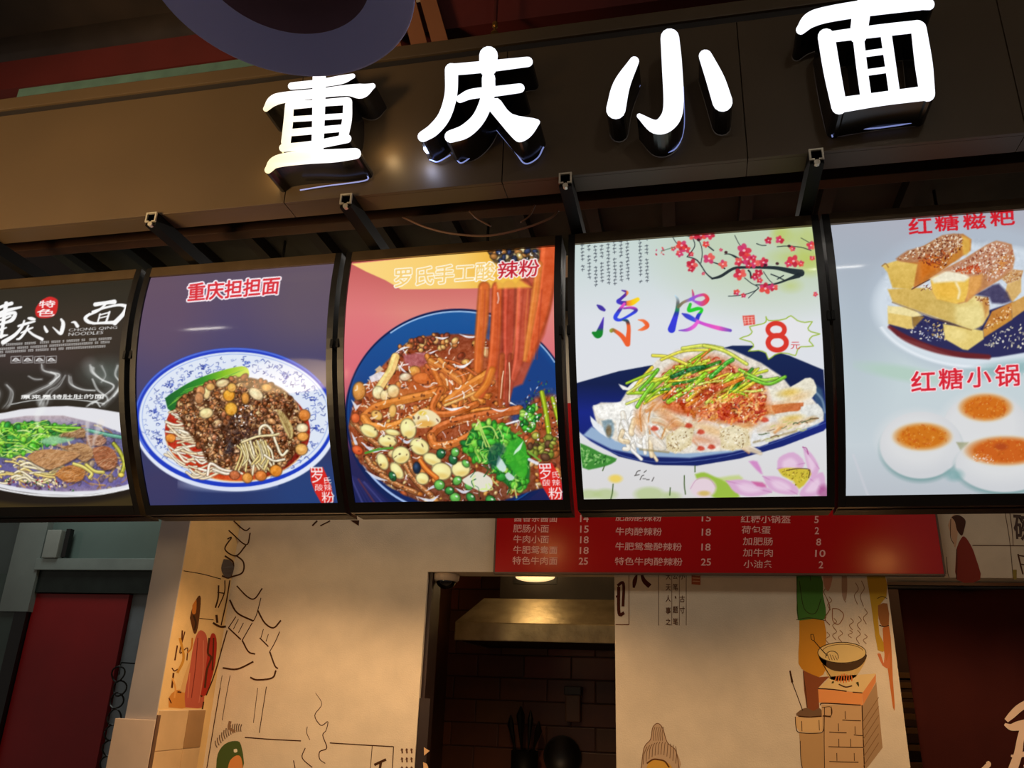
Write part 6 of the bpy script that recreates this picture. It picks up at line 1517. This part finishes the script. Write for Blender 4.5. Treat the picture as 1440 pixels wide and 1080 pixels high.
def cable(px, Y, r, label):
    P = [tuple(on_y(a, b, Y)) for a, b in spline(px, 6)]
    o = obj('cable', tube(bmesh.new(), P, r, 8), cable_m, None, True)
    tag(o, label, 'cable', 'loose cables behind the fascia')
cable([(566, 305), (600, 320), (640, 329), (690, 331), (740, 320), (775, 306), (785, 296)], 2.12, 0.0036, 'long slack brown cable sagging over the orange noodle box')
cable([(660, 297), (672, 308), (690, 318)], 2.15, 0.003, 'short brown cable end curling down above the longer sagging cable')
cable([(752, 288), (745, 303), (732, 313)], 2.16, 0.003, 'short brown cable loop near the bar above the navy bowl box')

# ================================================================== blue pendant lamp hanging in front of the sign
d = ray(395, -24)/F
LP = d*1.49+np.array([0, 0, H])
R = 0.241
lamp = empty('pendant_lamp', tuple(LP), 'large round dark blue pendant lamp shade hanging in front of the sign', 'lamp')
blue = mat('blue_lamp_shade', (158, 172, 252), 0.5, noise=0.04, nscale=3)
bm = bmesh.new()
lathe(bm, [(0.158, 0.034), (0.20, 0.017), (R-0.004, 0.001), (R, 0.0), (R+0.002, 0.003), (R, 0.006), (0.20, 0.026), (0.158, 0.045)], tuple(LP), 96)
bm2 = bm
obj('brim', bm2, blue, lamp, True)
bm = bmesh.new()
lathe(bm, [(0.158, 0.034), (0.150, 0.09), (0.12, 0.15), (0.06, 0.19), (0.02, 0.20), (0.02, 0.215), (0.07, 0.205), (0.13, 0.16), (0.160, 0.095), (0.166, 0.04)], tuple(LP), 64)
obj('dome', bm, mat('plum_lamp_inside', (120, 92, 108), 0.5, noise=0.05), lamp, True)
bm = bmesh.new(); lathe(bm, [(0, 0.09), (0.03, 0.10), (0.042, 0.13), (0.03, 0.16), (0.018, 0.19), (0, 0.20)], tuple(LP), 24)
obj('bulb', bm, mat('unlit_bulb', (90, 84, 84), 0.2), lamp, True)
obj('cord', tube(bmesh.new(), [(LP[0], LP[1], LP[2]+0.20), (LP[0], LP[1], 4.56)], 0.004, 8), black_soft, lamp)

# ================================================================== red menu board on the wall
YM = YW-0.03
bx0, bx1 = on_y(696, 801, YM)[0], on_y(1328, 809, YM)[0]
bz0 = on_y(1000, 805.5, YM)[2]
mb = empty('menu_board', ((bx0+bx1)/2, YW, bz0), 'glossy red price board with white dish names behind the light boxes', 'menu board')
redgloss = mat('glossy_red_board', (184, 16, 18), 0.24, noise=0.05, nscale=2, bump=0.03, bscale=10)
obj('panel', nbox(bx0, bx1, YM, YW-0.001, bz0, bz0+0.82), redgloss, mb)
edge_m = mat('board_edge', (96, 74, 60), 0.4, noise=0.1)
obj('edge_strip', nbox(bx0-0.004, bx1+0.004, YM-0.002, YW-0.001, bz0-0.008, bz0-0.0005), edge_m, mb)
obj('edge_strip', nbox(bx0-0.008, bx0-0.0005, YM-0.002, YW-0.001, bz0-0.0005, bz0+0.82), edge_m, mb)
obj('edge_strip', nbox(bx1+0.0005, bx1+0.008, YM-0.002, YW-0.001, bz0-0.0005, bz0+0.82), edge_m, mb)
board_ink = attr_mat('board_ink', 0.0, 0.4, 0.3)
hit_board = lambda px, py, off: on_y(px, py, YM-off*0.6)
PK = (236, 180, 168)
def row(txt, x0, x1, y, price, p0, p1, yp=None, hh=5.6):
    sl = 0.0115
    M = Mural(hit_board)
    M.text(txt, [(x0, y-hh), (x1, y-hh+sl*(x1-x0)), (x1-0.5, y+hh+sl*(x1-x0)), (x0-0.5, y+hh)], PK, 0.008)
    yp = y+sl*(p0-x0) if yp is None else yp
    M.build('dish_name', mb, board_ink)
    M = Mural(hit_board)
    M.text(price, [(p0, yp-5), (p1, yp-5), (p1-0.4, yp+5), (p0-0.4, yp+5)], PK, 0.012)
    M.build('price', mb, board_ink)
row('酱香杂酱面', 723, 784, 728, '14', 816, 828)
row('肥肠小面', 722, 772, 743, '15', 816, 828)
row('牛肉小面', 722, 772, 758, '18', 816, 828)
row('牛肥鸳鸯面', 722, 784, 773, '18', 815.5, 828)
row('特色牛肉面', 721, 784, 788, '25', 814, 827)
row('肥肠酸辣粉', 866, 931, 727, '15', 987, 1000)
row('牛肉酸辣粉', 866, 931, 747, '18', 987, 1000)
row('牛肥鸳鸯酸辣粉', 865.5, 959, 768, '18', 986.5, 999.5)
row('特色牛肉酸辣粉', 865, 960, 789, '25', 986, 1000)
row('红糖小锅盔', 1042, 1112, 729.5, '5', 1145.5, 1151.5)
row('荷包蛋', 1043, 1084, 745, '2', 1146, 1152)
row('加肥肠', 1045, 1087, 761, '8', 1148, 1155)
row('加牛肉', 1045, 1087, 777, '10', 1146.5, 1161)
row('小油条', 1046, 1087, 793, '2', 1151.5, 1158)

# ================================================================== kitchen seen through the left opening
YH = 4.55
hx0 = on_y(640, 875, YH)[0]; hx1 = 0.16
hz1 = on_y(640, 874.5, YH)[2]; hz0 = on_y(638, 900, YH)[2]
hood = empty('range_hood', (-0.6, 4.95, hz0), 'greasy stainless steel range hood inside the dark kitchen', 'range hood')
hood_m = mat('greasy_steel', (172, 158, 126), 0.42, metal=0.85, noise=0.25, nscale=9, bump=0.25, bscale=26)
obj('front_lip', nbox(hx0, hx1, YH, YH+0.012, hz0, hz1, bevel=0.005), hood_m, hood)
bm = bmesh.new()
za = hz1+0.155
v = [bm.verts.new(p) for p in ((hx0, YH+0.001, hz1), (hx1, YH+0.001, hz1), (hx1, YH+0.24, za), (hx0+0.10, YH+0.24, za), (hx0, YK-0.02, hz1), (hx0+0.10, YK-0.02, za), (hx1, YK-0.02, hz1), (hx1, YK-0.02, za))]
for q in ((0, 1, 2, 3), (4, 0, 3, 5), (3, 2, 7, 5), (1, 6, 7, 2)): bm.faces.new([v[i] for i in q])
obj('sloped_canopy', bm, hood_m, hood)
obj('side_skirt', nbox(hx0, hx0+0.01, YH+0.012, YK-0.02, hz0, hz1), hood_m, hood)
obj('filter_tray', nbox(hx0+0.02, hx1, YH+0.03, YK-0.02, hz0+0.004, hz0+0.02), mat('dark_filter', (20, 16, 12), 0.5, noise=0.2), hood)
obj('duct_box', nbox(hx0+0.18, hx1, YH+0.30, YK-0.02, za, 2.56), mat('dark_duct_box', (36, 30, 24), 0.5, metal=0.4, noise=0.2), hood)
# dome camera under the lintel
cp = on_y(627, 803, YW+0.06)
cam_t = empty('security_camera', (cp[0], YW+0.062, ZA), 'small white dome camera with dark lens under the kitchen lintel', 'camera')
white_p = mat('white_plastic', (205, 190, 172), 0.4, noise=0.04)
bm = bmesh.new(); lathe(bm, [(0, 0), (0.060, 0), (0.064, -0.006), (0.062, -0.028), (0.054, -0.036), (0.048, -0.036), (0, -0.036)], (cp[0], YW+0.075, ZA), 36)
obj('ring', bm, white_p, cam_t, True)
bm = bmesh.new(); lathe(bm, [(0.047, -0.034)]+[(0.047*math.cos(a), -0.036-0.036*math.sin(a)) for a in np.linspace(0.05, 1.5, 8)]+[(0, -0.073)], (cp[0], YW+0.075, ZA), 32)
obj('dome_lens', bm, mat('smoked_dome', (10, 8, 8), 0.08), cam_t, True)
# arrow stickers and jamb of the opening
jamb = obj('trim_2', nbox(XA0+0.0005, XA0+0.02, YW+0.02, YW+0.16, 0, ZA-0.0005), mat('dark_jamb', (44, 26, 20), 0.5, noise=0.15))
tag(jamb, kind='structure')
yj = YW+0.004
for k, (px, py, up) in enumerate(((599, 1056, 0), (597, 1078, 1))):
    bm = bmesh.new()
    q = [(px-3, py-5), (px+5, py), (px-2.5, py+6.5)] if not up else [(px-2, py-6), (px+3, py-4), (px+6, py+4), (px-1.5, py+4)]
    f0 = [bm.verts.new(on_y(a, b, yj)) for a, b in q]; f1 = [bm.verts.new(on_y(a, b, yj)+np.array([0, 0.003, 0])) for a, b in q]
    bm.faces.new(f0); bm.faces.new(f1[::-1])
    for i in range(len(q)): bm.faces.new((f0[i], f1[i], f1[(i+1) % len(q)], f0[(i+1) % len(q)]))
    o = obj('paper_tag', bm, mat('cream_paper', (214, 172, 120), 0.7, noise=0.05))
    tag(o, ('triangular cream paper tag just inside the kitchen opening' if not up else 'rounded cream paper tag below the triangular one in the kitchen opening'), 'tag')
o = obj('tag_strip', nbox(XA0+0.0005, on_y(600, 1056, yj)[0], yj+0.003, yj+0.009, 1.15, 1.52), mat('dark_tag_strip', (40, 26, 18), 0.5, noise=0.1))
tag(o, 'dark upright strip on the kitchen jamb carrying cream paper tags', 'strip')
# utensils by the kitchen wall
uz = on_y(738, 1050, 5.15)
ut = empty('utensil_pot', (uz[0], 5.15, uz[2]-0.35), 'black pot bristling with kitchen tools against the dark tiles', 'utensil pot')
bm = bmesh.new(); lathe(bm, [(0, -0.33), (0.075, -0.33), (0.08, -0.02), (0.074, -0.02), (0.07, -0.3), (0, -0.3)], (uz[0], 5.15, uz[2]), 24)
obj('pot', bm, black_soft, ut, True)
for dx, dz, r in ((-0.09, 0.17, 0.02), (-0.03, 0.22, 0.026), (0.03, 0.20, 0.018), (0.08, 0.14, 0.022)):
    bm = bmesh.new(); tube(bm, [(uz[0]+dx*0.3, 5.15, uz[2]-0.28), (uz[0]+dx*0.7, 5.15, uz[2]), (uz[0]+dx, 5.15, uz[2]+dz-0.05), (uz[0]+dx, 5.15, uz[2]+dz)], [0.006, 0.006, r, 0.004], 8)
    obj('tool', bm, black_soft, ut)
pz = on_y(784, 1066, 5.12)
o = obj('hanging_pan', lathe(bmesh.new(), [(0, 0), (0.10, 0.0), (0.115, 0.03), (0.11, 0.03), (0.095, 0.006), (0, 0.006)], (0, 0, 0), 32), mat('black_iron', (18, 14, 12), 0.4, noise=0.2), None, True)
o.rotation_euler = (math.radians(90), 0, 0); o.location = (pz[0], 5.335, pz[2])
tag(o, 'round black pan hung on the dark kitchen tiles', 'pan')
dz = on_y(806, 995, YK-0.06)
dsp = empty('wall_dispenser', (dz[0], YK, dz[2]-0.09), 'small brown dispenser fixed to the dark kitchen tiles', 'dispenser')
obj('body', nbox(dz[0]-0.045, dz[0]+0.045, YK-0.09, YK-0.013, dz[2]-0.08, dz[2]+0.07, bevel=0.008), mat('brown_dispenser', (104, 70, 44), 0.4, noise=0.1), dsp)
obj('cap', nbox(dz[0]-0.052, dz[0]+0.052, YK-0.10, YK-0.013, dz[2]+0.071, dz[2]+0.12, bevel=0.006), mat('dark_cap', (30, 20, 14), 0.4, noise=0.1), dsp)

# ================================================================== curtained opening on the right
YC = YW+0.10
xc0 = on_y(1300, 1080, YC)[0]-0.004
cur = empty('door_curtain', (xc0+0.7, YC, ZB-0.06), 'dark maroon door curtain with white brush lettering', 'curtain')
cloth_m = mat('maroon_cloth', (58, 20, 14), 0.85, noise=0.12, nscale=5, bump=0.1, bscale=300, spec=0.1)
def cloth_y(x, z):
    return YC+0.010*math.sin((x-xc0)*9.0+0.6*math.sin(z*1.5))+0.004*math.sin((x-xc0)*23+1)
NX, NZ = 70, 26
V, Fq = [], []
for j in range(NZ+1):
    z = 0.45+(ZB-0.035-0.45)*j/NZ
    for i in range(NX+1):
        x = xc0+1.4*i/NX+0.006*math.sin(z*2.2)*(1-i/NX)-0.03*(j/NZ)**2*(1-i/NX)*0
        V.append((x, cloth_y(x, z), z))
for j in range(NZ):
    for i in range(NX):
        a = j*(NX+1)+i; Fq.append((a, a+1, a+NX+2, a+NX+1))
me = bpy.data.meshes.new('cloth'); me.from_pydata(V, [], Fq)
co = obj('cloth', me, cloth_m, cur, True)
sm = co.modifiers.new('thickness', 'SOLIDIFY'); sm.thickness = 0.003
obj('rod', tube(bmesh.new(), [(XB0+0.001, YC, ZB-0.028), (2.349, YC, ZB-0.028)], 0.009, 10), black_metal, cur)
def hit_cloth(px, py, off):
    Y = YC
    for _ in range(4):
        p = on_y(px, py, Y); Y = cloth_y(p[0], p[2])-0.003-off
    return on_y(px, py, Y)
M = Mural(hit_cloth)
c = crop(1200, 920, 6.0)
WH = (226, 196, 168)
for pts in ([(1290, 560, 40), (1340, 510, 60), (1400, 455, 66), (1480, 410, 60), (1600, 380, 50)], [(1276, 590, 20), (1330, 615, 55), (1390, 605, 80), (1480, 590, 90), (1600, 570, 60)],
            [(1440, 630, 70), (1410, 720, 60), (1390, 840, 70), (1350, 960, 80), (1300, 1100, 90)], [(1330, 855, 16), (1370, 865, 40), (1420, 850, 40), (1520, 820, 60)], [(1130, 905, 22), (1140, 930, 44), (1105, 965, 40), (1060, 1010, 40)], [(1540, 600, 60), (1560, 760, 70), (1540, 980, 80)], [(1440, 960, 50), (1540, 940, 60)]):
    P = np.asarray(pts, float)
    M.line(c([p[:2] for p in P]), [q/6.0 for q in P[:, 2]], WH)
M.build('brush_lettering', cur)
# shelf of stacked ware glimpsed between wall and curtain
sh = empty('storage_shelf', (1.1, 4.55, 0), 'dim shelf unit of boards glimpsed between wall edge and curtain', 'shelf')
tan = mat('tan_board', (150, 108, 60), 0.5, noise=0.2, nscale=5)
for px0, py0 in ((1266, 948), (1268, 962), (1270, 976), (1273, 990), (1276, 1006), (1278, 1026), (1281, 1050), (1284, 1075)):
    z = on_y(px0, py0, 4.5)[2]
    obj('board', nbox(0.86, 1.30, 4.5, 4.8, z-0.018, z+0.008, bevel=0.002), tan, sh)
for x in (0.83, 1.30):
    obj('upright', nbox(x, x+0.03, 4.5, 4.8, 0, 1.75), black_soft, sh)
o = obj('wall_store', nbox(0.40, 3.2, 5.1, 5.2, 0, 3.4), kit)
tag(o, kind='structure')
o = obj('ceiling', nbox(0.40, 3.2, YW+0.16, 5.1, 2.55, 2.6), kit)
tag(o, kind='structure')

# ================================================================== left foreground by the partition
wx = on_y(162, 1010, Y_END-0.03); wx2 = on_y(219, 1012, Y_END-0.03)
wb = empty('white_board', ((wx[0]+wx2[0])/2, Y_END-0.02, 0), 'plain white panel standing against the end of the grey partition', 'panel')
obj('sheet', nbox(wx[0], wx2[0], Y_END-0.03, Y_END-0.007, 0, wx[2], bevel=0.002), mat('white_panel', (222, 196, 168), 0.5, noise=0.03), wb)
obj('edge_band', nbox(wx2[0]+0.0005, wx2[0]+0.006, Y_END-0.028, Y_END-0.007, 0, wx[2]+0.02), mat('dark_edge_band', (96, 66, 44), 0.5, noise=0.1), wb)
ring_m = mat('dark_ring', (34, 32, 28), 0.35, metal=0.5, noise=0.1)
hang = on_y(165, 960, 4.05)
ch = empty('ring_chain', (hang[0], 4.05, hang[2]), 'chain of dark rings hanging beside the red door', 'chain')
pr = None
for k, (px, py) in enumerate(((166, 948), (168, 968), (164, 985), (161, 1008), (157, 1030), (154, 1052), (150, 1075), (147, 1098))):
    q = on_y(px, py, 4.05)
    bm = bmesh.new()
    rr = 0.038
    tube(bm, [(q[0]+rr*math.cos(a), 4.05+0.006*math.sin(a*2+k), q[2]+rr*math.sin(a)) for a in np.linspace(0, 2*math.pi, 19)], 0.0045, 6, False)
    obj('ring', bm, ring_m, ch)
obj('hook', tube(bmesh.new(), [(hang[0], YD+0.03, hang[2]+0.10), (hang[0], 4.05, hang[2]+0.10), (hang[0], 4.05, hang[2]+0.04)], 0.004, 6), ring_m, ch)

# ================================================================== shaded lamps behind the boxes that light the wall
shade_m = mat('black_lamp_can', (18, 16, 15), 0.5, noise=0.1)
def wall_lamp(x, y, z, energy, label, tilt):
    r = empty('can_lamp', (x, y, z), label, 'lamp', 'can lamps behind the light boxes')
    bm = bmesh.new(); lathe(bm, [(0, 0.13), (0.05, 0.13), (0.055, 0.12), (0.055, 0.0), (0.051, 0.0), (0.051, 0.115), (0, 0.115)], (x, y, z), 28)
    obj('can', bm, shade_m, r, True)
    bm = bmesh.new(); lathe(bm, [(0.049, 0.012), (0.046, -0.012), (0.034, -0.03), (0.016, -0.039), (0, -0.041)], (x, y, z), 24)
    obj('lamp_glass', bm, mat('lit_lamp_glass', (255, 176, 92), 0.3, emit=30.0), r, True)
    obj('stem', tube(bmesh.new(), [(x, y, z+0.13), (x, y, 3.43)], 0.006, 8), shade_m, r)
    add_light('can_lamp_light', 'SPOT', (x, y, z-0.05), energy, WARM, (x+tilt[0], y+tilt[1], z-1.0), spot_size=math.radians(132), spot_blend=0.55, shadow_soft_size=0.045)
wall_lamp(-0.78, 2.92, H+0.78, 54, 'black can lamp lighting the wall by the kitchen opening', (0, 0.16))
wall_lamp(0.98, 2.95, H+0.72, 50, 'black can lamp lighting the wall by the curtain', (-0.1, 0.16))
wall_lamp(-1.72, 2.92, H+0.76, 50, 'black can lamp lighting the wall beside the partition', (0.0, 0.16))
# glow patch and lights for the hood, kitchen, store shelf and neighbour
kp = on_y(752, 811, YH+0.285)
bm = bmesh.new(); lathe(bm, [(0, 0), (0.5, 0.0), (0.95, 0.25), (1.0, 0.45), (1.0, 0.5), (0, 0.5)], (0, 0, 0), 32)
for v in bm.verts: v.co = Vector((kp[0]+v.co.x*0.12, YH+0.28+v.co.z*0.04, kp[2]+v.co.y*0.030))
hl = obj('duct_glow_patch', bm, mat('painted_duct_glow', (255, 220, 160), 0.4, emit=0.95), hood, True)  # emissive oval painting a patch of lamplight on the duct
hl['label'] = 'oval glow patch painted as lamplight on the duct'
obj('glow_patch_plate', nbox(kp[0]-0.13, kp[0]+0.13, YH+0.296, YH+0.2995, kp[2]-0.04, kp[2]+0.04), black_metal, hl)
add_light('hood_fill_light', 'POINT', (kp[0], YH+0.14, kp[2]+0.10), 3.0, (1.0, 0.66, 0.30), None, shadow_soft_size=0.12)  # added light to brighten the hood
add_light('kitchen_light', 'POINT', (-0.55, 4.30, 2.44), 2.2, (1.0, 0.66, 0.32), None, shadow_soft_size=0.05)
add_light('shelf_fill_light', 'POINT', (1.5, 4.25, 2.35), 4.0, (1.0, 0.66, 0.34), None, shadow_soft_size=0.05)  # added point light to brighten the dim shelf
add_light('neighbour_light', 'AREA', (-3.4, 3.6, 3.1), 7.5, (0.92, 1.0, 0.97), (-3.3, 4.2, 2.0), size=0.5)
# tube lights of the hall, mirrored as short streaks in the picture boxes
def hall_tube(x, y, z, L, label):
    r = empty('tube_light', (x, y, z), label, 'light', 'tube lights of the hall')
    obj('housing', nbox(x-L/2-0.02, x+L/2+0.02, y-0.03, y+0.03, z+0.014, z+0.05, bevel=0.004), white_p, r)
    obj('tube', tube(bmesh.new(), [(x-L/2, y, z), (x+L/2, y, z)], 0.013, 12), mat('lit_tube', (255, 250, 240), 0.3, emit=130.0), r, True)
    obj('hanger', tube(bmesh.new(), [(x, y, z+0.05), (x, y, 4.56)], 0.004, 6), black_soft, r)
hall_tube(-3.11, -0.31, 3.19, 0.26, 'short tube light hanging in the hall to the left')
hall_tube(0.96, -0.57, 3.82, 0.30, 'short tube light hanging high in the hall to the right')
panel = empty('fill_light_panel', (-0.6, 3.22, 3.42), 'long unseen panel added for the wall fill light behind the picture boxes', 'light')  # added panel to carry the unseen wall fill light
obj('frame', nbox(-2.22, 1.02, 3.13, 3.31, 3.35, 3.36), white_p, panel)
obj('stem', nbox(-0.62, -0.58, 3.20, 3.24, 3.36, 3.421), white_p, panel)
